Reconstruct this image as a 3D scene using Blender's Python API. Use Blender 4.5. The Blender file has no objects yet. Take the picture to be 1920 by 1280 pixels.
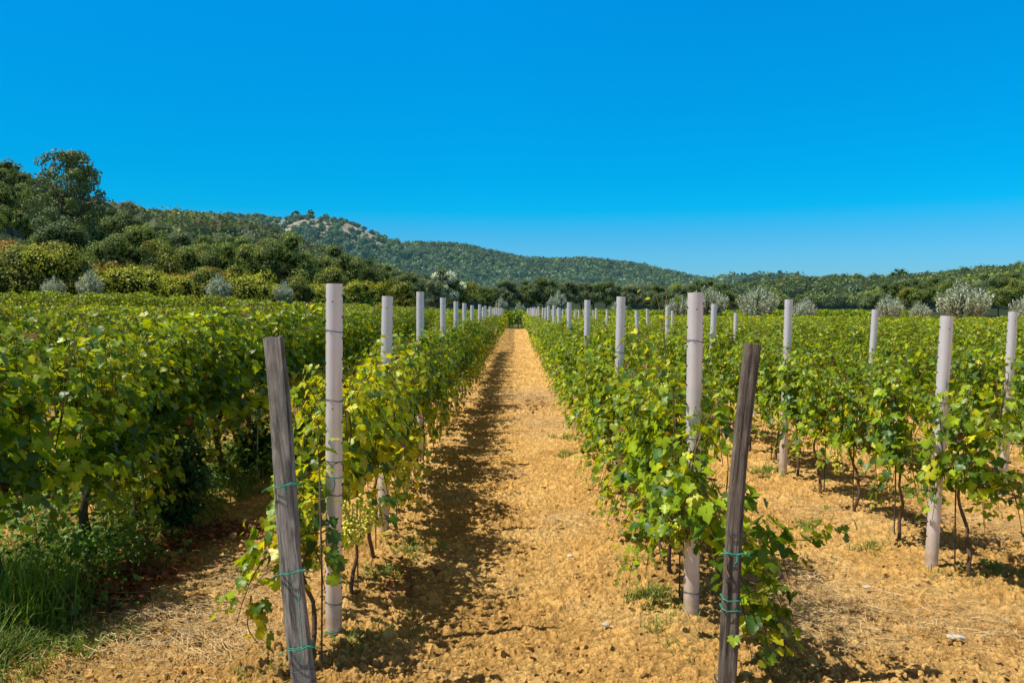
import bpy, math, random
import numpy as np
R = math.radians
rng = np.random.default_rng(7)
random.seed(7)
scene = bpy.context.scene
col = scene.collection

# ------------------------------------------------------------------ helpers
def link(name, me=None, parent=None, loc=(0, 0, 0), rz=0.0):
    o = bpy.data.objects.new(name, me)
    col.objects.link(o)
    o.location = loc
    o.rotation_euler = (0, 0, rz)
    if parent is not None:
        o.parent = parent
    return o

def tag(o, label=None, cat=None, group=None, kind=None):
    if label: o['label'] = label
    if cat: o['category'] = cat
    if group: o['group'] = group
    if kind: o['kind'] = kind
    return o

class MB:
    """collects vertices, faces, colours and material slots; mesh() makes ONE mesh"""
    def __init__(s):
        s.v, s.f, s.c, s.m, s.n = [], {3: [], 4: []}, [], {3: [], 4: []}, 0
    def add(s, v, f, c=None, mi=0):
        v = np.asarray(v, dtype=np.float64).reshape(-1, 3)
        f = np.asarray(f, dtype=np.int64)
        k = f.shape[1]
        s.v.append(v)
        s.f[k].append(f + s.n)
        s.m[k].append(np.full(len(f), mi))
        if c is None: c = np.ones((len(v), 3)) * .5
        c = np.asarray(c, dtype=np.float64)
        if c.ndim == 1: c = np.tile(c, (len(v), 1))
        s.c.append(c)
        s.n += len(v)
        return s
    def mesh(s, name, mats, smooth=False):
        me = bpy.data.meshes.new(name)
        v = np.concatenate(s.v)
        loops, starts, mi, st = [], [], [], 0
        for k in (3, 4):
            if s.f[k]:
                f = np.concatenate(s.f[k])
                loops.append(f.ravel())
                starts.append(st + np.arange(len(f)) * k)
                st += len(f) * k
                mi.append(np.concatenate(s.m[k]))
        loops, starts, mi = map(np.concatenate, (loops, starts, mi))
        me.vertices.add(len(v)); me.vertices.foreach_set('co', v.ravel().astype(np.float32))
        me.loops.add(len(loops)); me.loops.foreach_set('vertex_index', loops.astype(np.int32))
        me.polygons.add(len(starts)); me.polygons.foreach_set('loop_start', starts.astype(np.int32))
        for m in (mats if isinstance(mats, (list, tuple)) else [mats]): me.materials.append(m)
        me.polygons.foreach_set('material_index', mi.astype(np.int32))
        me.polygons.foreach_set('use_smooth', np.full(len(starts), smooth))
        a = me.color_attributes.new('Col', 'FLOAT_COLOR', 'POINT')
        c = np.concatenate(s.c)
        a.data.foreach_set('color', np.hstack([c, np.ones((len(c), 1))]).ravel().astype(np.float32))
        me.update(calc_edges=True)
        return me

def norm(a):
    return a / np.maximum(np.linalg.norm(a, axis=-1, keepdims=True), 1e-9)

def tube(mb, pts, rad, k=6, c=(.5, .5, .5), mi=0, wob=0.0):
    pts = np.asarray(pts, float); n = len(pts)
    rad = np.full(n, rad) if np.isscalar(rad) else np.asarray(rad, float)
    t = norm(np.gradient(pts, axis=0))
    ref = np.array([0, 0, 1.]) if abs(t[0, 2]) < .9 else np.array([1., 0, 0])
    a = norm(np.cross(t, ref)); b = np.cross(t, a)
    ang = np.arange(k) * 2 * math.pi / k
    r = rad[:, None] * (1 + wob * rng.uniform(-1, 1, (n, k)))
    v = pts[:, None] + r[..., None] * (np.cos(ang)[None, :, None] * a[:, None] + np.sin(ang)[None, :, None] * b[:, None])
    i, j = np.meshgrid(np.arange(n - 1), np.arange(k), indexing='ij')
    f = np.stack([i * k + j, i * k + (j + 1) % k, (i + 1) * k + (j + 1) % k, (i + 1) * k + j], -1).reshape(-1, 4)
    mb.add(v.reshape(-1, 3), f, c, mi)
    cap = [[(n - 1) * k, (n - 1) * k + q, (n - 1) * k + q + 1] for q in range(1, k - 1)]
    mb.f[3].append(np.array(cap) + mb.n - n * k); mb.m[3].append(np.full(len(cap), mi))

def ico(sub=1):
    import bmesh
    bm = bmesh.new(); bmesh.ops.create_icosphere(bm, subdivisions=sub, radius=1)
    v = np.array([x.co[:] for x in bm.verts]); f = np.array([[q.index for q in x.verts] for x in bm.faces]); bm.free()
    return v, f
ICO1, ICO2 = ico(1), ico(2)

def sstep(a, b, x):
    t = np.clip((x - a) / (b - a), 0, 1)
    return t * t * (3 - 2 * t)

def hash2(ix, iy, s):
    h = (ix.astype(np.int64) * 374761393 + iy.astype(np.int64) * 668265263 + s * 974634777) & 0x7fffffff
    h = ((h ^ (h >> 13)) * 1274126177) & 0x7fffffff
    return ((h ^ (h >> 16)) & 0xffffff) / float(0xffffff)

def vnoise(x, y, s=0):
    ix, iy = np.floor(x), np.floor(y); fx, fy = x - ix, y - iy
    fx, fy = fx * fx * (3 - 2 * fx), fy * fy * (3 - 2 * fy)
    h = lambda a, b: hash2(ix + a, iy + b, s)
    return (h(0, 0) * (1 - fx) + h(1, 0) * fx) * (1 - fy) + (h(0, 1) * (1 - fx) + h(1, 1) * fx) * fy

def domes(x, y, cell, s, lo=.3, hi=.75):
    """rounded clods of many sizes on a jittered grid"""
    X, Y = x / cell, y / cell
    ix, iy = np.floor(X), np.floor(Y)
    out = np.zeros_like(X)
    for a in (-1, 0, 1):
        for b in (-1, 0, 1):
            cx, cy = ix + a, iy + b
            px, py = cx + hash2(cx, cy, s), cy + hash2(cx, cy, s + 1)
            r = lo + (hi - lo) * hash2(cx, cy, s + 2) ** 2
            e = .7 + .6 * hash2(cx, cy, s + 3)
            d = ((X - px) * e) ** 2 + ((Y - py) / e) ** 2
            out = np.maximum(out, np.sqrt(np.clip(1 - d / (r * r), 0, 1)) * r)
    return out * cell

# ------------------------------------------------------------------ materials
def new_mat(name):
    m = bpy.data.materials.new(name); m.use_nodes = True
    nt = m.node_tree; nt.nodes.clear()
    out = nt.nodes.new('ShaderNodeOutputMaterial')
    return m, nt, out

def N(nt, t, **kw):
    n = nt.nodes.new(t)
    for k, v in kw.items():
        if k in n.inputs: n.inputs[k].default_value = v
        else: setattr(n, k, v)
    return n

def mixc(nt, a, b, fac, mode='MIX'):
    n = nt.nodes.new('ShaderNodeMix'); n.data_type = 'RGBA'; n.blend_type = mode; n.clamp_factor = True
    for sock, v in ((n.inputs[0], fac), (n.inputs[6], a), (n.inputs[7], b)):
        if hasattr(v, 'links') or isinstance(v, bpy.types.NodeSocket): nt.links.new(v, sock)
        elif isinstance(v, (tuple, list)): sock.default_value = (*v, 1)
        else: sock.default_value = v
    return n.outputs[2]

def noise(nt, scale, detail=4, rough=.6, vec=None, dist=0):
    n = N(nt, 'ShaderNodeTexNoise', Scale=scale, Detail=detail, Roughness=rough, Distortion=dist)
    if vec is not None: nt.links.new(vec, n.inputs['Vector'])
    return n.outputs['Fac']

def ramp(nt, fac, stops):
    r = nt.nodes.new('ShaderNodeValToRGB'); e = r.color_ramp.elements
    while len(e) < len(stops): e.new(.5)
    for q, (p, c) in zip(e, stops):
        q.position = p; q.color = (*c, 1) if isinstance(c, (tuple, list)) else (c, c, c, 1)
    nt.links.new(fac, r.inputs[0])
    return r.outputs['Color']

def leaf_material(name, trans=.35, rough=.42, spec=.5, boost=(1.5, 1.45, .55), haze_glow=None):
    m, nt, out = new_mat(name)
    at = N(nt, 'ShaderNodeAttribute', attribute_name='Col')
    pr = N(nt, 'ShaderNodeBsdfPrincipled', Roughness=rough)
    pr.inputs['Specular IOR Level'].default_value = spec
    c = at.outputs['Color']
    nt.links.new(c, pr.inputs['Base Color'])
    tr = nt.nodes.new('ShaderNodeBsdfTranslucent')
    nt.links.new(mixc(nt, c, boost, 1.0, 'MULTIPLY'), tr.inputs['Color'])
    mx = nt.nodes.new('ShaderNodeMixShader'); mx.inputs[0].default_value = trans
    nt.links.new(pr.outputs[0], mx.inputs[1]); nt.links.new(tr.outputs[0], mx.inputs[2])
    last = mx.outputs[0]
    if haze_glow:
        em = N(nt, 'ShaderNodeEmission', Strength=1.0); em.inputs['Color'].default_value = (*haze_glow, 1)  # distant haze painted in as a faint glow of the leaves
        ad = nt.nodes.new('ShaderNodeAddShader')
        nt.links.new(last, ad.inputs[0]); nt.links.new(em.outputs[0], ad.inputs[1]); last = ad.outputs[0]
    nt.links.new(last, out.inputs[0])
    return m

def plain(name, color, rough=.6, metal=0., bump=None, spec=.5, attr=False, haze_glow=None):
    m, nt, out = new_mat(name)
    pr = N(nt, 'ShaderNodeBsdfPrincipled', Roughness=rough, Metallic=metal)
    pr.inputs['Specular IOR Level'].default_value = spec
    tc = nt.nodes.new('ShaderNodeTexCoord')
    if attr:
        at = N(nt, 'ShaderNodeAttribute', attribute_name='Col'); base = at.outputs['Color']
    else:
        base = None
    n = noise(nt, 14, 4, .6, tc.outputs['Object'])
    v = ramp(nt, n, [(.25, .72), (.75, 1.2)])
    nt.links.new(mixc(nt, base if base else tuple(color), v, 1.0, 'MULTIPLY'), pr.inputs['Base Color'])
    if bump:
        b = N(nt, 'ShaderNodeBump', Strength=bump[1], Distance=bump[2])
        nt.links.new(noise(nt, bump[0], 5, .65, tc.outputs['Object']), b.inputs['Height'])
        nt.links.new(b.outputs[0], pr.inputs['Normal'])
    last = pr.outputs[0]
    if haze_glow:
        em = N(nt, 'ShaderNodeEmission', Strength=1.0); em.inputs['Color'].default_value = (*haze_glow, 1)
        ad = nt.nodes.new('ShaderNodeAddShader')
        nt.links.new(last, ad.inputs[0]); nt.links.new(em.outputs[0], ad.inputs[1]); last = ad.outputs[0]
    nt.links.new(last, out.inputs[0])
    return m

M_leaf = leaf_material('vine_leaf', .38, .40, .4, (2.0, 1.6, .3))
M_tree = leaf_material('tree_leaf', .15, .5, .3, (1.4, 1.3, .5), haze_glow=(.002, .0045, .004))
M_silver = leaf_material('silver_leaf', .3, .55, .4, (1, 1, .9))
M_far = leaf_material('far_leaf', .12, .7, .2, (1.2, 1.2, .6), haze_glow=(.016, .050, .066))
M_mid = leaf_material('slope_leaf', .18, .6, .25, (1.3, 1.2, .5), haze_glow=(.007, .018, .020))
M_grass = leaf_material('grass_blade', .3, .5, .3, (1.3, 1.3, .5))
M_shade_core = plain('crown_shade_core', (.03, .045, .014), .9, spec=.1)  # dark filler colour standing for shade inside crowns
M_bark = plain('bark', (.10, .07, .05), .9, 0, (60, .9, .01), .2, attr=True)
M_straw = plain('straw', (.6, .45, .2), .6, attr=True, spec=.3)
M_wire = plain('wire', (.09, .09, .10), .5, .6)
M_green_tie = plain('green_tie', (.02, .30, .20), .45)
M_stone = plain('limestone', (.62, .57, .48), .8, 0, (30, .5, .01))
M_rod = plain('rusty_rod', (.10, .065, .05), .8)
M_hole = plain('dark_hole', (.03, .025, .03), .9)

def berry_material():
    m, nt, out = new_mat('grape_berry')
    at = N(nt, 'ShaderNodeAttribute', attribute_name='Col')
    pr = N(nt, 'ShaderNodeBsdfPrincipled', Roughness=.38)
    nt.links.new(at.outputs['Color'], pr.inputs['Base Color'])
    pr.inputs['Subsurface Weight'].default_value = .25
    pr.inputs['Subsurface Radius'].default_value = (.01, .01, .003)
    nt.links.new(pr.outputs[0], out.inputs[0]); return m
M_berry = berry_material()

def soil_material():
    m, nt, out = new_mat('tilled_soil')
    pr = N(nt, 'ShaderNodeBsdfPrincipled', Roughness=.95)
    pr.inputs['Specular IOR Level'].default_value = .12
    geo = nt.nodes.new('ShaderNodeNewGeometry'); P = geo.outputs['Position']
    at = N(nt, 'ShaderNodeAttribute', attribute_name='Col')   # r: clod height, g: grass, b: straw tint
    sp = nt.nodes.new('ShaderNodeSeparateColor'); nt.links.new(at.outputs['Color'], sp.inputs[0])
    n1 = noise(nt, 1.3, 4, .6, P); n2 = noise(nt, 30, 6, .75, P); n3 = noise(nt, 130, 4, .75, P)
    c = ramp(nt, n1, [(.3, (.58, .33, .10)), (.5, (.78, .465, .15)), (.72, (.86, .57, .225))])
    c = mixc(nt, c, ramp(nt, n2, [(.34, .74), (.6, 1.18)]), 1.0, 'MULTIPLY')
    c = mixc(nt, c, ramp(nt, n3, [(.38, .62), (.56, 1.22)]), .9, 'MULTIPLY')
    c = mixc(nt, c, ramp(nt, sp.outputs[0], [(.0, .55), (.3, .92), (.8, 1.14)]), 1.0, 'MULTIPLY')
    c = mixc(nt, c, (.62, .45, .22), sp.outputs[2])
    g = ramp(nt, noise(nt, 3, 5, .7, P), [(.3, (.05, .085, .02)), (.7, (.13, .17, .045))])
    c = mixc(nt, c, g, sp.outputs[1])
    nt.links.new(c, pr.inputs['Base Color'])
    b = N(nt, 'ShaderNodeBump', Strength=1.0, Distance=.018)
    nt.links.new(noise(nt, 75, 6, .75, P), b.inputs['Height'])
    nt.links.new(b.outputs[0], pr.inputs['Normal'])
    nt.links.new(pr.outputs[0], out.inputs[0]); return m
M_soil = soil_material()

def hill_material():
    m, nt, out = new_mat('wooded_hill_ground')
    pr = N(nt, 'ShaderNodeBsdfPrincipled', Roughness=.95)
    pr.inputs['Specular IOR Level'].default_value = .1
    geo = nt.nodes.new('ShaderNodeNewGeometry'); P = geo.outputs['Position']
    at = N(nt, 'ShaderNodeAttribute', attribute_name='Col')
    sp = nt.nodes.new('ShaderNodeSeparateColor'); nt.links.new(at.outputs['Color'], sp.inputs[0])
    g = ramp(nt, noise(nt, .06, 6, .7, P), [(.3, (.018, .032, .012)), (.7, (.05, .065, .02))])
    rk = ramp(nt, noise(nt, .12, 6, .7, P), [(.35, (.20, .19, .14)), (.6, (.46, .42, .36))])
    nt.links.new(mixc(nt, g, rk, sp.outputs[0]), pr.inputs['Base Color'])
    em = N(nt, 'ShaderNodeEmission', Strength=1.0); em.inputs['Color'].default_value = (.004, .012, .018, 1)  # faint blue glow on the hill surface stands in for haze
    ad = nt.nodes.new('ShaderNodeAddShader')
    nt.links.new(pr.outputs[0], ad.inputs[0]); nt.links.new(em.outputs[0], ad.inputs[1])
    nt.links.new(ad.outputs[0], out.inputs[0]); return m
M_hill = hill_material()

def wood_material(name, lo, hi):
    m, nt, out = new_mat(name)
    pr = N(nt, 'ShaderNodeBsdfPrincipled', Roughness=.85)
    pr.inputs['Specular IOR Level'].default_value = .2
    tc = nt.nodes.new('ShaderNodeTexCoord'); mp = N(nt, 'ShaderNodeMapping')
    mp.inputs['Scale'].default_value = (1, 1, .07)
    nt.links.new(tc.outputs['Object'], mp.inputs['Vector'])
    n1 = noise(nt, 130, 8, .8, mp.outputs[0], .6); n2 = noise(nt, 5, 4, .6, tc.outputs['Object'])
    n3 = noise(nt, 30, 3, .6, mp.outputs[0], .6)
    c = ramp(nt, n1, [(.3, lo), (.5, tuple((a + b) / 2 for a, b in zip(lo, hi))), (.68, hi)])
    c = mixc(nt, c, ramp(nt, n2, [(.3, .6), (.7, 1.15)]), 1.0, 'MULTIPLY')
    c = mixc(nt, c, ramp(nt, n3, [(.36, .25), (.46, 1.0)]), .8, 'MULTIPLY')
    nt.links.new(c, pr.inputs['Base Color'])
    b = N(nt, 'ShaderNodeBump', Strength=1.0, Distance=.009)
    nt.links.new(n1, b.inputs['Height']); nt.links.new(b.outputs[0], pr.inputs['Normal'])
    nt.links.new(pr.outputs[0], out.inputs[0]); return m
M_wood_grey = wood_material('weathered_grey_wood', (.13, .115, .10), (.72, .66, .60))
M_wood_dark = wood_material('weathered_dark_wood', (.04, .032, .027), (.42, .34, .28))

def steel_material():
    m, nt, out = new_mat('pale_steel')
    pr = N(nt, 'ShaderNodeBsdfPrincipled', Metallic=.28)
    tc = nt.nodes.new('ShaderNodeTexCoord'); mp = N(nt, 'ShaderNodeMapping'); mp.inputs['Scale'].default_value = (1, 1, .12)
    nt.links.new(tc.outputs['Object'], mp.inputs['Vector'])
    n = noise(nt, 30, 4, .6, mp.outputs[0]); n2 = noise(nt, 6, 4, .65, tc.outputs['Object'])
    c = ramp(nt, n, [(.3, (.78, .69, .68)), (.7, (.84, .75, .74))])
    c = mixc(nt, c, ramp(nt, n2, [(.35, .93), (.6, 1.03)]), 1.0, 'MULTIPLY')
    sp = nt.nodes.new('ShaderNodeSeparateXYZ'); nt.links.new(tc.outputs['Object'], sp.inputs[0])
    mud = ramp(nt, sp.outputs[2], [(.06, .85), (.28, 0.0)])
    c = mixc(nt, c, (.48, .33, .19), mixc(nt, mud, ramp(nt, noise(nt, 18, 5, .7, tc.outputs['Object']), [(.35, .25), (.6, 1.)]), 1.0, 'MULTIPLY'))
    nt.links.new(c, pr.inputs['Base Color'])
    nt.links.new(ramp(nt, n2, [(.3, .34), (.7, .48)]), pr.inputs['Roughness'])
    nt.links.new(pr.outputs[0], out.inputs[0]); return m
M_steel = steel_material()

# ------------------------------------------------------------------ the lie of the land
F = 1493.0
EYE = 1.7
def field_z(x, y):
    z = .012 * np.clip(-x - 6, 0, None) * (y > -50)
    return z + 1.15 * sstep(55, 65, y) * sstep(5, 32, -x)

def px(u): return (u - 967.) / F          # image column -> tangent of azimuth
def py(v): return (580. - v) / F          # image row -> tangent of elevation
# each hill: foot distance, ridge distance and skyline along the azimuth, tree height subtracted
def layer(us, ys, foot, ridge, tree):
    us = np.array([px(u) for u in us]); ys = np.array([py(v) for v in ys])
    foot = np.interp(us, *zip(*[(px(a), b) for a, b in foot])); ridge = np.interp(us, *zip(*[(px(a), b) for a, b in ridge]))
    return us, ys, foot, ridge, tree
LAYERS = [
    layer([-900, -300, 0, 60, 200, 260, 330, 400, 480, 560, 640, 740, 840, 940, 1060, 1200], [200, 260, 322, 340, 382, 398, 405, 412, 424, 452, 486, 512, 535, 556, 570, 580],
          [(-900, 60), (0, 76), (400, 84), (700, 120), (1200, 170)], [(-900, 150), (0, 165), (260, 210), (480, 300), (940, 360)], 7.),
    layer([-900, 200, 380, 470, 520, 575, 650, 700, 760, 870, 970, 1100, 1180, 1300, 1400, 1600, 2600], [395, 398, 410, 413, 409, 402, 411, 433, 461, 467, 490, 492, 499, 525, 540, 552, 560],
          [(-900, 300), (2600, 300)], [(-900, 850), (600, 820), (1100, 950), (2600, 900)], 5.),
    layer([900, 1150, 1250, 1360, 1480, 1640, 1750, 1900, 2600], [579, 570, 550, 529, 520, 521, 512, 500, 470],
          [(900, 220), (2600, 170)], [(900, 480), (1700, 450), (2600, 380)], 6.),
    layer([1350, 1500, 1680, 1760, 1850, 1920, 2100, 2900], [580, 566, 530, 515, 499, 484, 458, 415],
          [(1350, 110), (2000, 85), (2900, 75)], [(1350, 230), (1900, 190), (2900, 170)], 7.),
]
def hill_z(x, y):
    u = x / np.maximum(y, 1.); z = np.full(np.shape(x), 0.)
    for us, ys, foot, ridge, tree in LAYERS:
        e = np.interp(u, us, ys); f0 = np.interp(u, us, foot); r1 = np.interp(u, us, ridge)
        top = np.maximum(e * r1 + EYE - tree, 0)
        t = np.clip((y - f0) / (r1 - f0), 0, 1)
        t = .35 * t + .65 * t * t * (3 - 2 * t)
        z = np.maximum(z, top * t * (1 - .35 * sstep(1.0, 1.8, y / r1)))
    return z + (vnoise(x / 37, y / 37, 3) - .5) * 3 * sstep(80, 200, y)
def land_z(x, y):
    return np.maximum(field_z(x, y), hill_z(x, y) * (y > 60))

def rock_mask(x, y):
    u = x / np.maximum(y, 1.) * F + 967; z = hill_z(x, y); v = 580 - (z - EYE) / np.maximum(y, 1) * F
    m = sstep(480, 505, u) * (1 - sstep(720, 790, u)) * sstep(480, 640, y)
    n = vnoise(x / 26 + y / 60, y / 46, 9) * .6 + vnoise(x / 7, y / 16, 5) * .4
    top = 1 - sstep(15, 70, v - np.interp(u, [480, 575, 650, 760], [412, 402, 411, 461]))
    return m * sstep(.43, .50, n + .16 * top + .03) * sstep(.25, .42, vnoise(x / 6 + 9, y / 11, 15))

# ------------------------------------------------------------------ ground sheet
def build_ground():
    az = np.concatenate([np.linspace(-180, -42, 40)[:-1], np.linspace(-42, -37, 30)[:-1], np.linspace(-37, 37, 1450)[:-1], np.linspace(37, 42, 30)[:-1], np.linspace(42, 180, 40)[:-1]]) * math.pi / 180
    r = [.3, 1.0, 1.6, 2.2, 2.7, 3.0]
    while r[-1] < 260: r.append(r[-1] + max(.006, r[-1] ** 2 / 1353 * .5) if r[-1] < 100 else r[-1] * 1.06)
    r += [400, 800, 2500, 6000]
    r = np.array(r); A, Rr = np.meshgrid(az, r)
    x, y = Rr * np.sin(A), Rr * np.cos(A)
    wx = x + .02 * vnoise(x * 30, y * 30, 1); wy = y + .02 * vnoise(x * 30, y * 30, 2)
    wx += .004 * (vnoise(x * 90, y * 90, 51) - .5) + .02 * (vnoise(x * 45, y * 45, 53) - .5); wy += .004 * (vnoise(x * 90, y * 90, 52) - .5) + .02 * (vnoise(x * 45, y * 45, 54) - .5)
    big = domes(wx, wy, .12, 11, .06, .38); mid = domes(wx, wy, .036, 21, .15, .62); sm = domes(wx + .01, wy, .018, 31, .25, .75)
    d = big * .6 + mid * 1.1 + sm * .95
    cr = 1 - abs(2 * vnoise(wx * 26, wy * 26, 71) - 1); cr2 = 1 - abs(2 * vnoise(wx * 55, wy * 55, 72) - 1)
    d -= .010 * sstep(.72, 1., cr) + .004 * sstep(.7, 1., cr2)
    d += (vnoise(x * 70, y * 70, 61) - .5) * .012 + (vnoise(x * 34, y * 34, 62) - .5) * .014 + (vnoise(x * 7, y * 7, 4) - .5) * .03 + (vnoise(x * 2.2, y * 2.2, 5) - .5) * .035
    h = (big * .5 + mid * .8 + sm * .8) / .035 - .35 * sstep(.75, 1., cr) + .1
    # mounds along the rows, finer crumbs in the wheel way
    smooth = .48 + .55 * vnoise(x * 1.6 + 5, y * .8, 8) * (1 - .35 * np.exp(-((abs(x - .05) - .42) / .13) ** 2))
    fall = 1 - .75 * sstep(12, 60, Rr)
    z = field_z(x, y) + d * smooth * fall - .012
    nr = np.minimum(np.minimum(abs(x + 1.0), abs(x - .96)), np.minimum(abs(x - 2.8), abs(x + 2.9)))
    z += .05 * np.exp(-(nr / .35) ** 2)
    z -= .25 * sstep(100, 200, Rr)
    grass = np.zeros_like(x)
    grass += sstep(69, 71, y) * .95
    gl = np.exp(-((x + 3.05) / .75) ** 2) * .9 + sstep(2.0, 2.8, -x) * sstep(4.9, 3.6, y) * .9
    grass = np.maximum(grass, gl * sstep(.38, .62, vnoise(x * 3, y * 3, 6) * .6 + vnoise(x * 9, y * 9, 7) * .4 + .05))
    grass = np.maximum(grass, .5 * sstep(3.4, 5, -x) * sstep(.35, .6, vnoise(x * 2, y * 2, 16)))
    straw = np.zeros_like(x)
    for sx, sy, rx, ry, a in STRAW:
        straw = np.maximum(straw, a * np.exp(-((x - sx) / rx) ** 2 - ((y - sy) / ry) ** 2) * sstep(.3, .6, vnoise(x * 8, y * 14, 12)))
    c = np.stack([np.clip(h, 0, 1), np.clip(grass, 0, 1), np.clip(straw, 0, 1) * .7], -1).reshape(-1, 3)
    n, k = len(r), len(az)
    i, j = np.meshgrid(np.arange(n - 1), np.arange(k), indexing='ij')
    f = np.stack([i * k + j, i * k + (j + 1) % k, (i + 1) * k + (j + 1) % k, (i + 1) * k + j], -1).reshape(-1, 4)[:, ::-1]
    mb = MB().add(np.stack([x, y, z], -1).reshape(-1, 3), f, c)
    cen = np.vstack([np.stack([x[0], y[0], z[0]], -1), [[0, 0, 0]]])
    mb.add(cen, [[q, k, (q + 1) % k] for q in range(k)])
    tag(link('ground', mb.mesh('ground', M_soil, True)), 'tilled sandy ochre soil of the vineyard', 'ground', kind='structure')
STRAW = [(-1.75, 4.15, .55, .45, 1.), (-1.6, 4.9, .45, .45, .6), (1.62, 4.35, .5, .5, 1.), (1.75, 5.0, .4, .35, .7), (.3, 15.2, .7, 1.7, .9), (.45, 11.7, .6, 1.0, .7),
         (.4, 6.3, .35, .25, .5), (-.05, 8.1, .25, .15, .5), (2.4, 4.2, .5, .4, .45), (2.7, 6.5, .5, .5, .4), (3.6, 6.2, .4, .6, .4), (-1.3, 3.9, .3, .3, .6)]
build_ground()

def build_hills():
    u = np.concatenate([np.linspace(-1.6, -.72, 60)[:-1], np.linspace(-.72, .72, 520)[:-1], np.linspace(.72, 1.6, 60)])
    y = np.concatenate([np.linspace(62, 200, 80)[:-1], np.linspace(200, 1000, 170)[:-1], np.linspace(1000, 2200, 20)])
    U, Y = np.meshgrid(u, y); X = U * Y
    Z = hill_z(X, Y) - .6 + .9 * sstep(62, 110, Y)
    k = len(u); n = len(y)
    i, j = np.meshgrid(np.arange(n - 1), np.arange(k - 1), indexing='ij')
    f = np.stack([i * k + j, i * k + j + 1, (i + 1) * k + j + 1, (i + 1) * k + j], -1).reshape(-1, 4)
    rm = rock_mask(X, Y).ravel()
    mb = MB().add(np.stack([X, Y, Z], -1).reshape(-1, 3), f, np.stack([rm, rm * 0, rm * 0], -1))
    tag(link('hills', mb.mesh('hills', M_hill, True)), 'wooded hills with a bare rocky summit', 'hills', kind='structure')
build_hills()

# ------------------------------------------------------------------ leaves
_half = [(-.03, .015), (-.27, .12), (-.24, .36), (-.06, .50), (.06, .44), (.24, .60), (.36, .50), (.37, .32), (.52, .35), (.62, .20), (.80, 0)]
HI = np.array([(.1, 0)] + _half + [(a, -b) for a, b in _half[-2::-1]])
HI_F = np.array([[0, i, i + 1] for i in range(1, len(HI) - 1)])
_hm = [(-.05, 0), (-.22, .33), (.16, .55), (.45, .36), (.78, 0)]
MI = np.array([(.1, 0)] + _hm + [(a, -b) for a, b in _hm[-2:0:-1]])
MI_F = np.array([[0, i, i % (len(MI) - 1) + 1] for i in range(1, len(MI))])
LO = np.array([(-.25, 0), (.25, .55), (.8, 0), (.25, -.55)])
LO_F = np.array([[0, 1, 2], [0, 2, 3]])
NA = np.array([(0, 0), (.45, .16), (1., 0), (.45, -.16)])          # narrow leaf
def leaves(mb, pos, nrm, tip, size, colr, tmpl='hi', r=None, jitter=.15, mi=0):
    r = r or rng
    T, Fc = {'hi': (HI, HI_F), 'mid': (MI, MI_F), 'lo': (LO, LO_F), 'na': (NA, LO_F)}[tmpl]
    n = len(pos); nrm = norm(nrm)
    tip = norm(tip - (tip * nrm).sum(-1, keepdims=True) * nrm)
    side = np.cross(nrm, tip)
    u = T[:, 0][None] * (1 + jitter * r.uniform(-1, 1, (n, len(T)))); v = T[:, 1][None] * (1 + jitter * r.uniform(-1, 1, (n, len(T))))
    fold = r.uniform(-.15, .5, (n, 1)); curl = r.uniform(-.1, .55, (n, 1)); rip = r.uniform(-.06, .06, (n, len(T)))
    w = fold * abs(v) - curl * u * u + rip
    s = size[:, None]
    P = pos[:, None] + (u * s)[..., None] * tip[:, None] + (v * s)[..., None] * side[:, None] + (w * s)[..., None] * nrm[:, None]
    C = np.repeat(colr[:, None], len(T), 1).copy()
    if tmpl in ('hi', 'mid'): C[:, 0] *= 1.22; C[:, 1:] *= r.uniform(.86, 1.1, (n, len(T) - 1, 1))
    f = (Fc[None] + (np.arange(n) * len(T))[:, None, None]).reshape(-1, 3)
    mb.add(P.reshape(-1, 3), f, C.reshape(-1, 3), mi)

def vine_colors(n, r, yellow=.08, dark=0.):
    base = np.array([.055, .13, .010]); t = r.uniform(0, 1, (n, 1)) ** 1.2
    c = base * (1 - t) + np.array([.40, .56, .014]) * t
    blue = r.uniform(0, 1, n) < .18; c[blue] = np.array([.075, .17, .035]) * r.uniform(.8, 1.2, (blue.sum(), 1))
    yl = r.uniform(0, 1, n) < yellow; c[yl] = np.array([.56, .58, .02]) * r.uniform(.75, 1.15, (yl.sum(), 1))
    br = r.uniform(0, 1, n) < .006; c[br] = np.array([.22, .11, .03])
    return c * (1 - dark)

def cane_leaves(p, r, out, step, sz, both=.6):
    if p[:, 2].max() > 1.62: step, sz, both = .10, sz * .6, .1
    """leaf positions on the nodes of a cane"""
    L = np.r_[0, np.cumsum(np.linalg.norm(np.diff(p, axis=0), axis=1))]
    t = np.arange(.04, L[-1], step); t = t + r.uniform(-.015, .015, len(t))
    q = np.stack([np.interp(t, L, p[:, k]) for k in range(3)], -1)
    rel = t / L[-1]
    rep = 1 + (r.uniform(0, 1, len(t)) < both); q = np.repeat(q, rep, 0); rel = np.repeat(rel, rep)
    n = len(q); a = r.uniform(0, 2 * math.pi, n)
    d = np.stack([np.cos(a) + out * .7, np.sin(a) * .8, r.uniform(-.35, .7, n)], -1)
    pos = q + norm(d) * r.uniform(.05, .12, (n, 1))
    nr = d * np.array([.75, .6, .3]) + np.array([0, 0, .62]) + r.normal(0, .28, (n, 3))
    tp = d * .6 + np.array([0, 0, -.75]) + r.normal(0, .3, (n, 3))
    s = sz * r.uniform(.7, 1.2, n) * (1 - .55 * rel ** 3)
    return pos, nr, tp, s, rel

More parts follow.
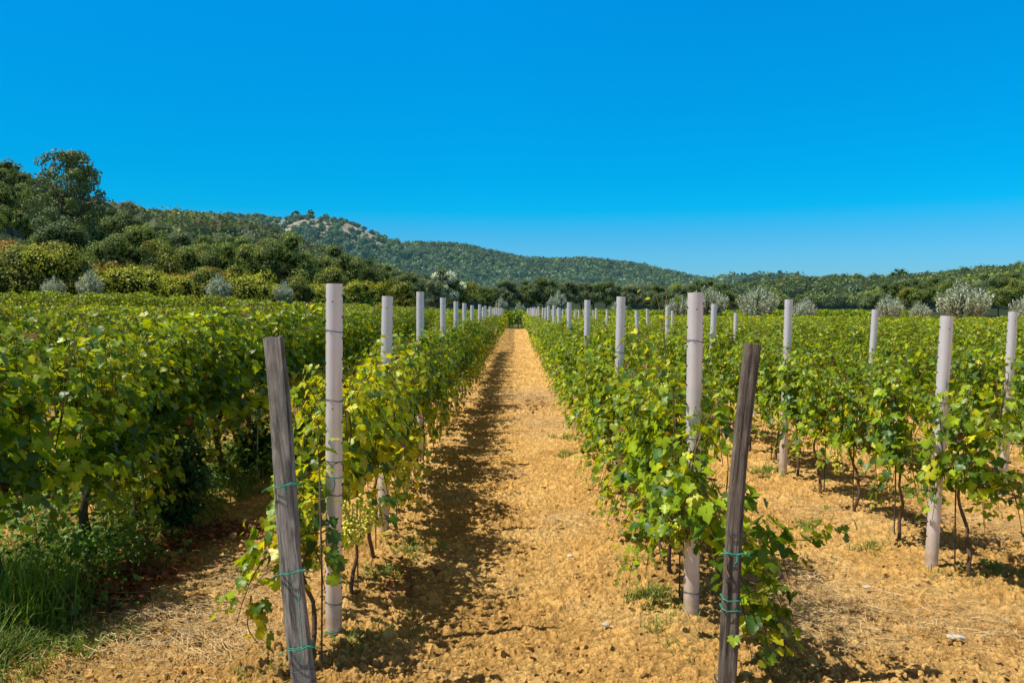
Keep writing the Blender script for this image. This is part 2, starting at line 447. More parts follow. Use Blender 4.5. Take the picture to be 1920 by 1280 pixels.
def make_vine_meshes(seed, kind, canes=None, hangers=4, yellow=.07, zc=None, step_=None):
    """returns dict of meshes: foliage hi, foliage mid, trunk"""
    r = np.random.default_rng(seed)
    if kind == 'slim': H, hw, zc0, nc, span, step, sz = 1.27, .24, .60, 14, .27, .045, .068
    elif kind == 'young': H, hw, zc0, nc, span, step, sz = 1.27, .32, .62, 19, .42, .044, .068
    else: H, hw, zc0, nc, span, step, sz = 1.60, .40, .85, 30, .46, .048, .078
    zc = zc or zc0; step = step_ or step
    H *= r.uniform(.93, 1.06)
    wood, lv = MB(), []
    wcol = np.array([.16, .10, .065]) if kind != 'mature' else np.array([.085, .065, .05])
    k = 9; t = np.linspace(0, 1, k); tr = .0105 if kind != 'mature' else .023
    base = np.stack([.05 * np.sin(t * r.uniform(3, 6) + r.uniform(0, 6)) * t, .05 * np.sin(t * 5 + r.uniform(0, 6)), t * zc], -1)
    base[:, :2] -= base[0, :2]
    tube(wood, base + r.normal(0, .004, base.shape), tr * (1.25 - .45 * t), 7, wcol, wob=.18)
    for s in (-1, 1):
        q = np.linspace(0, 1, 6)
        arm = base[-1] + np.stack([.03 * np.sin(q * 5), s * q * span * .9, .05 * q + .03 * np.sin(q * 4)], -1)
        tube(wood, arm, tr * (.8 - .4 * q), 6, wcol, wob=.15)
    if canes is None:
        canes = []
        for c in range(nc):
            y0 = r.uniform(-span, span); side = 1 if c % 2 else -1
            L = (H - zc) * r.uniform(.95, 1.55); out = side * hw * r.uniform(.15, 1.0)
            q = np.linspace(0, 1, 9)
            rise = np.sin(np.clip(q, 0, 1) * math.pi * r.uniform(.5, .82)) * (H - zc) * r.uniform(.75, 1.08)
            canes.append(base[-1] * [1, 0, 0] + np.stack([out * q ** 1.3 + .03 * np.sin(q * 8), y0 + r.uniform(-.22, .22) * q, zc + rise], -1))
        for c in range({'slim': 9, 'young': 9, 'mature': 21}[kind]):
            y0 = r.uniform(-span, span); side = r.choice([-1, 1]); q = np.linspace(0, 1, 8)
            dz = r.uniform(.1, .36) if kind != 'mature' else r.uniform(.12, .52); out = side * r.uniform(.12, hw)
            canes.append(np.stack([out * np.sqrt(q), y0 + r.uniform(-.15, .15) * q, zc + .12 * np.sin(q * 3.1) - dz * q ** 1.5], -1))
        if r.uniform() < .5:    # a stray shoot above the hedge
            q = np.linspace(0, 1, 8)
            canes.append(np.stack([r.uniform(-.12, .12) * q, r.uniform(-.3, .3) + r.uniform(-.2, .2) * q, zc + (H + r.uniform(.03, .2) - zc) * np.sin(q * 1.6)], -1))
    for p in canes:
        tube(wood, p, np.linspace(.0042, .0018, len(p)), 4, (.20, .15, .05))
        lv.append(cane_leaves(p, r, np.sign(p[-1, 0] - p[0, 0] + 1e-6), step, sz))
    pos, nr, tp, s, rel = (np.concatenate([a[i] for a in lv]) for i in range(5))
    c = vine_colors(len(pos), r, yellow)
    tipy = rel > .82; c[tipy] = c[tipy] * .5 + np.array([.20, .28, .02]) * .5
    low = pos[:, 2] < zc - .05; c[low & (r.uniform(0, 1, len(pos)) < .12)] = np.array([.25, .27, .02])
    keep = pos[:, 2] > .06
    out = {}
    for tm in ('hi', 'mid'):
        mb = MB(); leaves(mb, pos[keep], nr[keep], tp[keep], s[keep], c[keep], tm, np.random.default_rng(seed + 5))
        out[tm] = mb.mesh('vine_foliage', M_leaf, True)
    out['trunk'] = wood.mesh('vine_trunk', M_bark, True)
    return out

def grape_mesh(seed, L=.17, w=.05, n=62):
    r = np.random.default_rng(seed); mb = MB()
    t = r.uniform(0, 1, n) ** .8
    a = r.uniform(0, 6.28, n); rr = w * (1 - .75 * t) * np.sqrt(r.uniform(.35, 1, n))
    c = np.stack([rr * np.cos(a), rr * np.sin(a), -L * t], -1)
    for i in range(n):
        br = r.uniform(.0075, .0105)
        mb.add(ICO1[0] * br + c[i], ICO1[1], np.array([.80, .78, .10]) * r.uniform(.8, 1.1))
    tube(mb, [(0, 0, .06), (.005, 0, .0), (0, 0, -L * .8)], .0022, 4, (.2, .22, .05))
    return mb.mesh('grape_cluster', M_berry, True)
GRAPES = [grape_mesh(s, *lw) for s, lw in ((1, (.17, .05)), (2, (.14, .045)), (3, (.20, .055)))]

YOUNG = [make_vine_meshes(100 + i, 'young') for i in range(9)]
LOW = [make_vine_meshes(130 + i, 'young', zc=.47) for i in range(5)]
OLDLOW = [make_vine_meshes(230 + i, 'mature', yellow=.07, zc=.70) for i in range(4)]
FIRST = [make_vine_meshes(170 + i, 'young', yellow=.5) for i in range(3)]
SLIM = [make_vine_meshes(150 + i, 'slim') for i in range(9)]
OLD = [make_vine_meshes(200 + i, 'mature', yellow=.07) for i in range(6)]

# ------------------------------------------------------------------ rows of vines
ORD = 'first second third fourth fifth sixth seventh eighth ninth tenth eleventh twelfth thirteenth fourteenth fifteenth sixteenth seventeenth eighteenth nineteenth twentieth'.split()
TENS = {2: 'twenty', 3: 'thirty', 4: 'forty'}
def ordinal(n):     # 1-based
    return ORD[n - 1] if n <= 20 else (TENS[n // 10] + '-' + ORD[n % 10 - 1] if n % 10 else {30: 'thirtieth', 40: 'fortieth'}[n])
ROWS = {    # name: (x, kind, label phrase, first y)
    'L1': (-1.02, 'young', 'the path row headed by the grey split post', 4.6),
    'R1': (.96, 'young', 'the path row headed by the dark wooden post', 4.5),
    'R2': (2.8, 'young', 'the open row next beyond the dark wooden post', 4.95),
    'R3': (4.5, 'young', 'the second row beyond the dark wooden post', 6.0),
    'R4': (6.3, 'young', 'the third row beyond the dark wooden post', 8.4),
    'R5': (8.1, 'young', 'the fourth row beyond the dark wooden post', 11.),
    'R6': (9.9, 'young', 'the fifth row beyond the dark wooden post', 13.8),
    'R7': (11.7, 'young', 'the sixth row beyond the dark wooden post', 16.4),
    'L2': (-2.9, 'mature', 'the tall old row with weeds at its foot', 4.5),
    'L3': (-5.0, 'mature', 'the second tall row behind the weedy one', 6.6),
    'L4': (-7.1, 'mature', 'the third tall row behind the weedy one', 9.8),
    'L5': (-9.2, 'mature', 'the fourth tall row behind the weedy one', 12.8),
    'L6': (-11.3, 'mature', 'the fifth tall row behind the weedy one', 16.),
}
SPACE = {'young': .74, 'mature': .82}
cand = []
for rn, (rx, kind, ph, y0) in ROWS.items():
    k = 0; y = y0
    while y < 40:
        k += 1; w = 1. if rn in ('L1', 'R1') else (1.05 if rn == 'R2' else 1.15)
        if rn[0] == 'L' and rn != 'L1': w = 1.25 + .15 * (int(rn[1]) - 2)
        cand.append((y * w, rn, k, y)); y += SPACE[kind]
cand.sort(); chosen = cand[:292]
indiv_end = {}
for _, rn, k, y in chosen: indiv_end[rn] = max(indiv_end.get(rn, 0), y + SPACE[ROWS[rn][1]] / 2)
for rn, (rx, kind, ph, y0) in ROWS.items(): indiv_end.setdefault(rn, y0 - .4)

def ground_at(x, y): return float(field_z(np.array(float(x)), np.array(float(y))))
rv = random.Random(3)
def put_vine(ms, x, y, tmpl, label, group='grapevines in the near part of the rows', rz=0., sc=(1, 1, 1), grapes=()):
    root = link('grapevine', None, None, (x, y, ground_at(x, y) + .02), rz)
    root.scale = sc
    tag(root, label, 'grapevine', group)
    link('trunk', ms['trunk'], root)
    link('foliage', ms[tmpl], root)
    for g in grapes:
        gc = link('grape_cluster', GRAPES[rv.randrange(3)], root, g, rv.uniform(0, 6)); gc.scale = (1.15, 1.15, 1.1)
    return root
for _, rn, k, y in chosen:
    rx, kind, ph, y0 = ROWS[rn]
    ms = rv.choice((YOUNG if rn in ('L1', 'R1') else SLIM) if kind == 'young' else OLD)
    if rn == 'R1' and k < 9: ms = rv.choice(LOW)
    if rn == 'L1' and 1 < k < 8 and k % 2: ms = rv.choice(LOW)
    if rn == 'L2' and k < 6: ms = OLDLOW[k % 4]
    x = rx + rv.uniform(-.04, .04)
    if rn == 'L1' and y < 6: x = -.96
    flip = rv.random() < .5
    sz = rv.uniform(.93, 1.08)
    if rn == 'L1': sz *= 1.0
    if rn == 'R1': sz *= .93 if y < 9 else .98
    if rn in ('R2', 'R3'): sz *= .98
    side = -1 if rx > 0 else 1
    gr = []
    if y < 11 and rn in ('L1', 'R1', 'R2', 'R3'):
        for q in range(rv.choice((1, 2, 2, 3))):
            gr.append((rv.uniform(-.2, .26), rv.uniform(-.32, .32), rv.uniform(.5, .68)))
    if rn == 'L1' and k == 1:
        flip = False; gr = [(.08, -.42, .70), (.13, -.36, .62), (.06, -.38, .56), (.16, -.30, .70), (.11, -.45, .60), (.2, -.22, .64)]; ms = FIRST[0]
    if rn == 'L1' and k in (2, 3): ms = FIRST[k - 1]
    if rn == 'L1' and k == 2: flip = False; gr = [(.16, -.1, .6), (.2, .05, .64)]
    wide = {'R1': 1.12, 'L1': 1.0, 'R2': 1.05, 'R3': 1.1}.get(rn, 1.2)
    put_vine(ms, x, y + rv.uniform(-.05, .05), 'hi' if y < 14 else 'mid', f'{ordinal(k)} vine along {ph}',
             rz=math.pi if flip else 0, sc=(sz * wide, sz, sz), grapes=gr)

# the two vines trained between wooden end post and first steel post, and stray shoots
def curve(*p, n=10):
    p = np.array(p, float); t = np.linspace(0, 1, len(p)); q = np.linspace(0, 1, n)
    from numpy import interp
    out = np.stack([interp(q, t, p[:, i]) for i in range(3)], -1)
    for _ in range(2): out[1:-1] = (out[:-2] + out[2:] + 2 * out[1:-1]) / 4
    return out
sp1 = make_vine_meshes(301, 'young', canes=[curve(*c) for c in [
    [(0, 0, .5), (-.1, -.1, .75), (-.05, 0, 1.0)], [(0, 0, .45), (-.16, -.1, .58), (-.25, -.15, .42), (-.3, -.15, .25)], [(0, 0, .4), (-.2, 0, .45), (-.3, .05, .32)],
    [(0, .1, .55), (.03, .1, .8), (-.02, .2, 1.15)], [(0, .1, .5), (.06, -.05, .5), (.08, -.05, .36)], [(0, .1, .6), (-.1, .2, .85), (-.1, .3, 1.05)],
    [(0, 0, .45), (-.1, -.05, .62), (-.2, -.12, .68)], [(0, .1, .5), (.08, .0, .6), (.10, -.1, .52)], [(-.25, -.1, .35), (-.26, -.15, .22), (-.2, -.15, .14)],
    [(0, .1, .5), (-.14, .15, .9), (-.12, .3, .8)]]], yellow=.2, zc=.5, step_=.026)
put_vine(sp1, -.98, 3.75, 'hi', 'small drooping vine between the grey split post and first pale post', None, grapes=[(-.03, .14, .70), (-.06, .16, .60), (-.02, .2, .52), (-.1, .1, .64)])
sp2 = make_vine_meshes(302, 'young', canes=[curve(*c) for c in [
    [(0, 0, .5), (.08, -.1, .7), (.2, -.12, .62), (.26, -.1, .42)], [(0, 0, .4), (.14, -.08, .42), (.2, -.1, .2)], [(0, .1, .5), (-.1, .15, .75), (-.22, .2, .7), (-.26, .2, .5)],
    [(0, .1, .6), (-.12, .2, .9), (-.08, .3, 1.08)], [(0, .1, .6), (.06, .2, .95), (.02, .3, 1.1)], [(0, 0, .5), (.2, -.05, .62), (.42, -.05, .60), (.50, .0, .72)],
    [(0, 0, .35), (.12, -.12, .3), (.16, -.15, .12)], [(.05, -.05, .35), (.13, -.2, .26), (.1, -.24, .1)], [(.02, -.1, .4), (.03, -.2, .3), (.05, -.24, .12)], [(0, -.05, .5), (.14, -.14, .5), (.2, -.2, .33)], [(0, -.05, .3), (.16, -.14, .24), (.22, -.16, .1)], [(0, .1, .5), (-.2, .2, .6), (-.28, .25, .42)], [(0, .1, .5), (-.1, .3, .85), (-.25, .35, .8)],
    [(0, 0, .45), (.1, -.1, .5), (.12, -.12, .35)], [(0, .1, .5), (.1, .15, .8), (.14, .2, .6)], [(.05, 0, .3), (.1, -.1, .32), (.2, -.1, .28)]]], yellow=.08, zc=.5, step_=.026)
put_vine(sp2, 1.0, 3.72, 'hi', 'low bushy vine climbing round the foot of the dark wooden post', None)
sh = make_vine_meshes(303, 'young', canes=[
    curve((0, 0, .9), (-.03, 0, 1.3), (-.06, 0, 1.65), (-.09, .05, 1.83), (-.18, .1, 1.86), (-.28, .1, 1.80)),
    curve((0, .1, .9), (.0, .1, 1.2), (-.05, .1, 1.5), (-.25, .2, 1.55), (-.35, .2, 1.38)),
    curve((-.07, 0, 1.6), (-.02, .02, 1.78), (-.06, .02, 1.9)), curve((0, -.1, .7), (.15, -.1, 1.0), (.3, -.1, .9)), curve((0, .1, .7), (-.2, .1, 1.0), (-.3, .1, .8))], yellow=.5, zc=.75)
for key, zlim in (('hi', 1),):
    pass
put_vine(sh, .98, 5.0, 'hi', 'vine throwing a long arching yellow shoot above its row')

# thin training rods beside the nearest vines
rod = MB(); tube(rod, [(0, 0, -.05), (.006, .004, .45), (.0, .0, .95)], .0048, 5); rod_me = rod.mesh('vine_rod', M_rod, True)
for rn, cnt in (('L1', 9), ('R1', 4), ('R2', 12)):
    rx, kind, ph, y0 = ROWS[rn]
    for k in range(cnt):
        o = link('training_rod', rod_me, None, (rx + rv.uniform(-.03, .03) + (.06 if rn == 'L1' else 0), y0 + k * .74 + .09, .02), rv.uniform(0, 6))
        o.scale = (1, 1, rv.uniform(.75, 1.))
        tag(o, f'rusty rod at the {ordinal(k + 1)} vine of {ph}', 'training rod', 'thin rods beside the vines')
o = link('training_rod', rod_me, None, (-.90, 3.62, 0)); tag(o, 'thin dark rod close behind the foot of the grey split post', 'training rod', 'thin rods beside the vines')
gs = MB(); tube(gs, [(0, 0, 0), (.01, 0, .5), (-.01, 0, .95)], .007, 6, (.2, .35, .3)); 
M_gs = plain('green_coated_steel', (.22, .36, .30), .5)
gsm = gs.mesh('green_stake', M_gs, True)
tag(link('green_stake', gsm, None, (-2.62, 8.0, 0)), 'slim pale green stake standing at the tall weedy row', 'stake')

# ------------------------------------------------------------------ far rows, too many to count
def far_rows():
    mb = MB(); r = np.random.default_rng(5)
    P, Nn, T, S, C = [], [], [], [], []
    def row(x0, ya, yb, kind, horiz=False, zfun=None):
        H = 1.27 if kind == 'young' else 1.58; hw = .36 if kind == 'young' else .5; zb = .42 if kind == 'young' else .55
        L = yb - ya
        if L <= 0: return
        if horiz: zb = .3
        yy = ya
        while yy < yb:
            seg = min(4., yb - yy); d = math.hypot(x0, yy) if not horiz else 70.
            dens = 210 if d < 35 else (150 if d < 60 else 85)
            size = .085 if d < 35 else (.10 if d < 60 else .15)
            if not horiz and abs(x0) > .72 * (yy + 8) + 3: yy += seg; continue
            n = int(dens * seg * (2.6 if horiz else 1)); y = r.uniform(yy, yy + seg, n)
            a = r.uniform(-.25, 1.25, n) * math.pi     # around the hedge section, mostly sides and top
            lump = .74 + .42 * vnoise(y * 1.9 + x0 * 7, y * 0 + x0, 41) + .16 * vnoise(y * 5.5, y * 0 + x0 * 3, 42)
            top = H * (.80 + .29 * vnoise(y * 1.6, y * 0 + x0 * 5, 43) + .08 * vnoise(y * 6, y * 0 + x0, 44))
            rad = r.uniform(.6, 1.0, n) ** .5
            px_ = np.cos(a) * hw * lump * rad; zz = zb + (top - zb) * (.5 + .5 * np.sin(a) * rad)
            low = r.uniform(0, 1, n) < .1; zz[low] -= r.uniform(0, .25, low.sum())
            nr = np.stack([np.cos(a), r.normal(0, .4, n), .5 + .6 * np.sin(a)], -1) + r.normal(0, .35, (n, 3))
            tp = np.stack([np.cos(a) * .4, r.normal(0, .5, n), np.full(n, -.7)], -1)
            X = x0 + px_; Yv = y
            if horiz: X, Yv = y, x0 + px_; nr = nr[:, [1, 0, 2]]; tp = tp[:, [1, 0, 2]]
            Z = zz + field_z(X, Yv)
            P.append(np.stack([X, Yv, Z], -1)); Nn.append(nr); T.append(tp); S.append(size * r.uniform(.75, 1.3, n))
            C.append(vine_colors(n, r, .07) * (.62 + .6 * vnoise(X * 2.3 + 3, Yv * 1.7, 45) + .12 * (zz > top - .25))[:, None]); yy += seg
    def xrows(x0, sp, n): return [x0 + sp * i for i in range(n)]
    for rn, (rx, kind, ph, y0) in ROWS.items(): row(rx, indiv_end[rn], 68 if rx > -2 else 58, kind)
    for i, x in enumerate(xrows(13.5, 1.8, 22)):
        row(x, max(2, abs(x) / .75 - 4), min(68, 46 + 22 * float(sstep(30, 14, x))) if x > 22 else 68, 'young')
    for i, x in enumerate(xrows(-13.4, -2.1, 22)): row(x, max(2, abs(x) / .75 - 4), 58, 'mature')
    for y in (63., 66.): row(y, -62, -7, 'mature', True)
    for x in xrows(-18.5, 1.9, 30): row(x, 73.5, 100, 'mature')
    for y in (72.,): _ = [row(yq, -6, 36, 'mature', True) for yq in (72.3, 73.2, 74.)]
    leaves(mb, np.concatenate(P), np.concatenate(Nn), np.concatenate(T), np.concatenate(S), np.concatenate(C), 'lo', r)
    me = mb.mesh('distant_grapevines', M_leaf, False)
    tag(link('distant_grapevines', me), 'far rows of grapevines filling the valley floor', 'vineyard', kind='stuff')
    # dark stems under the far rows
far_rows()
def end_trunks():
    mb = MB()
    for x in np.arange(-2.2, 3., .8): tube(mb, [(x, 71.8, .0), (x + .04, 71.8, .5), (x, 71.8, 1.0)], [.06, .045, .04], 5, (.07, .05, .035))
    me = mb.mesh('far_vine_stems', M_bark)
    o = bpy.data.objects.get('distant_grapevines'); link('stems', me, o); o.children[0]['kind'] = 'stuff'
end_trunks()

# ------------------------------------------------------------------ pale steel posts
def steel_post_mesh(h):
    w = .042
    prof = [(-w, .004), (-w, -.004), (-.037, -.006), (-.034, -.016), (-.027, -.027), (-.016, -.034), (0, -.037), (.016, -.034), (.027, -.027), (.034, -.016), (.037, -.006), (w, -.004), (w, .004), (.03, .004),
            (.027, -.012), (.015, -.028), (0, -.032), (-.015, -.028), (-.027, -.012), (-.03, .004)]
    n = len(prof); zs = np.linspace(-.25, h, 14)
    v = np.array([[a, b, z] for z in zs for a, b in prof])
    v[:, :2] *= 1 + .012 * np.sin(v[:, 2:3] * 9)
    f = [[i * n + j, i * n + (j + 1) % n, (i + 1) * n + (j + 1) % n, (i + 1) * n + j] for i in range(len(zs) - 1) for j in range(n)]
    mb = MB().add(v, f)
    o = (len(zs) - 1) * n
    cap = [(j, (j + 1), n - 2 - j, n - 1 - j) for j in range(0, 9)]
    mb.add(v[o:] + [0, 0, .0], cap)
    bv = np.array([[a, b, c] for a in (-1, 1) for b in (-1, 1) for c in (-1, 1)], float)
    bf = [[0, 1, 3, 2], [4, 6, 7, 5], [0, 4, 5, 1], [2, 3, 7, 6], [0, 2, 6, 4], [1, 5, 7, 3]]
    for i, z in enumerate(np.arange(.25, h - .05, .105)):          # hook notches on both flanges
        for s in (-1, 1): mb.add(bv * [.0035, .0052, .0045] + [s * .0405, 0, z + (.02 if s > 0 else 0)], bf, None, 1)
    th = np.linspace(0, 2 * math.pi, 9)[:-1]
    for z in (.5, h - .09, h - .62):
        ring = np.array([[.004 * math.cos(a), -.0376, z + .004 * math.sin(a)] for a in th])
        mb.add(np.vstack([ring, [[0, -.0377, z]]]), [[i, (i + 1) % 8, 8] for i in range(8)], None, 1)
    return mb.mesh('steel_post', [M_steel, M_hole], True)
POST = steel_post_mesh(1.8)
POST_N = POST
def ring_mesh(rad, mat, zt=.0, ends=False, twist=0.):
    mb = MB(); prof = [(-.045, .006), (-.045, -.006), (-.034, -.022), (-.016, -.038), (0, -.041), (.016, -.038), (.034, -.022), (.045, -.006), (.045, .006), (0, .009), (-.045, .006)]
    tube(mb, [(a, b, zt * math.sin(i * .7)) for i, (a, b) in enumerate(prof)], rad, 5)
    if twist: tube(mb, [(-.03, -.03, .0), (-.012, -.040, -.012), (.0, -.042, -.022), (-.002, -.042, -twist)], rad, 4); tube(mb, [(.032, -.028, .0), (.014, -.04, -.01), (.002, -.044, -.022), (.004, -.042, -twist * .8)], rad, 4)
    if ends: tube(mb, [(.01, -.042, 0), (.018, -.052, -.03), (.006, -.055, -.07)], rad, 4); tube(mb, [(.0, -.042, 0), (-.03, -.055, .012), (-.05, -.05, .01)], rad, 4)
    return mb.mesh('tie', mat, True)
RW, RWT, RG = ring_mesh(.0022, M_wire, .006), ring_mesh(.002, M_wire, .004, twist=.06), ring_mesh(.0022, M_green_tie, .004, ends=True)
def put_post(xb, yb, xt, h, label, ties=(), group='pale steel posts along the vine rows', ry=0):
    z0 = ground_at(xb, yb)
    o = link('steel_post', POST, None, (xb, yb, z0))
    o.scale = (1, 1, h / 1.8)
    o.rotation_euler = (ry, math.atan2(xt - xb, h), rv.uniform(-.05, .05))
    tag(o, label, 'post', group)
    for z, m, nm in ties:
        c = link(nm, m, o, (0, 0, z * 1.8 / h)); c.scale = (1, 1, 1.8 / h)
    return o
W, G = 'wire_tie', 'green_tie'
Lp = [(4.03, -.937, -.917, 1.83), (6.0, -1.01, -.965, 1.80), (8.6, -1.04, -1.03, 1.89), (11.5, -1.05, -1.05, 1.87), (14.0, -1.05, -1.05, 1.84), (16.3, -1.06, -1.05, 1.83), (19.0, -1.04, -1.04, 1.80)]
y = 21.8
while y < 66: Lp.append((y, -1.03, -1.03 + rv.uniform(-.05, .05), 1.80 + rv.uniform(-.05, .05))); y += 3.0
for i, (yy, xb, xt, h) in enumerate(Lp):
    ties = []
    if i == 0: ties = [(1.59, RW, W), (1.24, RW, W), (.93, RWT, W), (.85, RG, G), (.76, RW, W), (.55, RW, W), (.31, RW, W), (.20, RW, W), (.055, RG, G)]
    elif i < 4: ties = [(1.3, RW, W), (.12, RW, W)]
    put_post(xb, yy, xt, h, f'{ordinal(i + 1)} pale steel post along {ROWS["L1"][2]}', ties)
Rp = [(4.30, .960, .968, 1.79), (7.46, .945, .985, 1.82), (10.9, .96, .98, 1.83), (14.6, .97, .98, 1.83), (17.5, .96, .95, 1.74), (20.4, .98, .98, 1.8), (23.6, .98, .97, 1.8)]
y = 26.5
while y < 66: Rp.append((y, .97, .97 + rv.uniform(-.05, .05), 1.78 + rv.uniform(-.06, .05))); y += 2.9
for i, (yy, xb, xt, h) in enumerate(Rp):
    ties = [(1.53, RW, W), (1.0, RW, W), (.16, RW, W)] if i == 0 else ([(1.3, RW, W)] if i < 3 else [])
    put_post(xb, yy, xt, h, f'{ordinal(i + 1)} pale steel post along {ROWS["R1"][2]}', ties)
R2p = [(5.13, 2.70, 2.77, 1.66), (8.1, 2.73, 2.77, 1.80), (11.5, 2.80, 2.86, 1.78), (14.7, 2.78, 2.80, 1.76)]
y = 18.2
while y < 66: R2p.append((y, 2.8, 2.8 + rv.uniform(-.06, .06), 1.72 + rv.uniform(-.08, .08))); y += 3.3
for i, (yy, xb, xt, h) in enumerate(R2p): put_post(xb, yy, xt, h, f'{ordinal(i + 1)} pale steel post along {ROWS["R2"][2]}', [(1.1, RW, W)] if i == 0 else [])
R3p = [(7.2, 4.42, 4.48, 1.68), (10.0, 4.42, 4.50, 1.70), (16.3, 4.45, 4.5, 1.63), (22.9, 4.5, 4.5, 1.66)]
y = 27.
while y < 60: R3p.append((y, 4.5, 4.5 + rv.uniform(-.06, .06), 1.65 + rv.uniform(-.08, .08))); y += 6.4
for i, (yy, xb, xt, h) in enumerate(R3p): put_post(xb, yy, xt, h, f'{ordinal(i + 1)} pale steel post along {ROWS["R3"][2]}')

# ------------------------------------------------------------------ wooden end posts
def wood_post(base, top, w, d, mat, seed, notch=.02, rounded=.25):
    r = np.random.default_rng(seed); k = 36; n = 130
    base, top = np.array(base, float), np.array(top, float); L = np.linalg.norm(top - base)
    a = np.arange(k) * 2 * math.pi / k; e = 2 / (2 + 3 * (1 - rounded) * 2)
    cx, cy = np.sign(np.cos(a)) * abs(np.cos(a)) ** e, np.sign(np.sin(a)) * abs(np.sin(a)) ** e
    t = np.linspace(0, 1, n)[:, None]
    A = np.repeat(np.arange(k)[None], n, 0).astype(float)
    groove = vnoise(A * 1.7 + seed, t * 3 + A * 0, seed) * .5 + vnoise(A * 3.1, t * 5 + A * 0, seed + 1) * .5
    rad = 1 - .20 * sstep(.5, .72, groove) - .05 * (vnoise(A * .4, t * 14 + A * 0, seed + 2)) + .14 * (vnoise(A * .12, t * 5 + A * 0, seed + 3) - .5) + .05 * (vnoise(A * .5, t * 22 + A * 0, seed + 4) - .5)
    wd = w * (1.06 - .14 * t); bow = .012 * np.sin(t * 5 + seed)
    x = cx * wd * rad / 2 + bow; y = cy * d * rad / 2; z = t * L + np.where(t > .99, .012 * (vnoise(A * 1.3, A * .7, seed) - .5), 0) + 0 * x
    v = np.stack([x, y, z], -1).reshape(-1, 3)
    i, j = np.meshgrid(np.arange(n - 1), np.arange(k), indexing='ij')
    f = np.stack([i * k + j, i * k + (j + 1) % k, (i + 1) * k + (j + 1) % k, (i + 1) * k + j], -1).reshape(-1, 4)
    mb = MB().add(v, f)
    tp = np.vstack([v[-k:], [[0, 0, L - .012]]]); mb.add(tp, [[q, (q + 1) % k, k] for q in range(k)])
    return mb.mesh('wooden_post', mat, True), L
def rect_tie(w, d, mat, rad, ends=0, sag=0., thick=1):
    mb = MB()
    for q in range(thick):
        z = q * .009
        p = [(-w, d, z), (-w, -d, z + .004), (-w * .5, -d * 1.06, z - .003 - sag), (0, -d * 1.1, z - sag * 1.6), (w * .5, -d * 1.06, z + .004 - sag), (w, -d, z), (w, d, z), (-w, d, z)]
        tube(mb, p, rad, 5)
    if ends:
        tube(mb, [(0, -d * 1.12, 0), (-w * .7, -d * 1.3, .006), (-w * 1.45, -d, .0), (-w * 1.9, -d, -.012)], rad, 4)
        tube(mb, [(0, -d * 1.12, 0), (w * .6, -d * 1.3, .012), (w * 1.7, -d, -.006)], rad, 4)
        tube(mb, [(0, -d * 1.12, 0), (.004, -d * 1.35, -.025), (-.01, -d * 1.3, -.045)], rad, 4)
    if ends > 1: tube(mb, [(.01, -d * 1.14, 0), (.014, -d * 1.2, .12), (.012, -d * 1.15, .25)], rad * .7, 4)
    return mb.mesh('tie', mat, True)
def end_post(name_label, base, top, w, d, mat, seed, ties, rz=0.1, rounded=.25):
    me, L = wood_post(base, top, w, d, mat, seed, rounded=rounded)
    o = link('wooden_post', me, None, base)
    dv = np.array(top) - np.array(base)
    o.rotation_euler = (-math.atan2(dv[1], dv[2]), math.atan2(dv[0], dv[2]), rz)
    tag(o, name_label, 'wooden post')
    for z, m, nm in ties: link(nm, m, o, (.0, 0, z))
    return o
wt = rect_tie(.048, .036, M_wire, .0018); gt = rect_tie(.050, .037, M_green_tie, .0022, 1); gt2 = rect_tie(.049, .038, M_green_tie, .0022, 2, thick=2)
end_post('grey split wooden post leaning at the head of the path row', (-.875, 3.32, -.08), (-1.055, 3.52, 1.575), .094, .066, M_wood_grey, 3,
         [(1.03, gt, 'green_tie'), (.66, gt, 'green_tie'), (.34, gt2, 'green_tie'), (.25, wt, 'wire_tie'), (.20, wt, 'wire_tie')], .12, .1)
wt2 = rect_tie(.039, .040, M_wire, .002, thick=2); gb = rect_tie(.040, .041, M_green_tie, .0034, 1); gb1 = rect_tie(.040, .041, M_green_tie, .0034)
end_post('dark weathered wooden post leaning at the head of its row', (.925, 3.50, -.06), (1.045, 3.56, 1.545), .074, .074, M_wood_dark, 8,
         [(.76, wt2, 'wire_tie'), (.68, gb, 'green_tie'), (.56, wt2, 'wire_tie'), (.475, gb1, 'green_tie'), (.43, gb1, 'green_tie'), (.1, wt2, 'wire_tie')], -.1, .7)

# ------------------------------------------------------------------ trellis wires
for rn, x, ya, yb in (('L1', -1.0, 3.45, 66), ('R1', .97, 3.5, 66), ('R2', 2.77, 5.13, 66)):
    for z, nm in ((.74, 'lower'), (1.12, 'upper')):
        mb = MB(); yy = np.arange(ya, yb, 1.5)
        xx = np.full(len(yy), x); xx[0] = {'L1': -.95, 'R1': .98, 'R2': 2.74}[rn]
        tube(mb, np.stack([xx, yy, z + .01 * np.sin(yy * 2.1)], -1), .0016, 4)
        tag(link('trellis_wire', mb.mesh('trellis_wire', M_wire)), f'{nm} trellis wire strung along {ROWS[rn][2]}', 'wire')

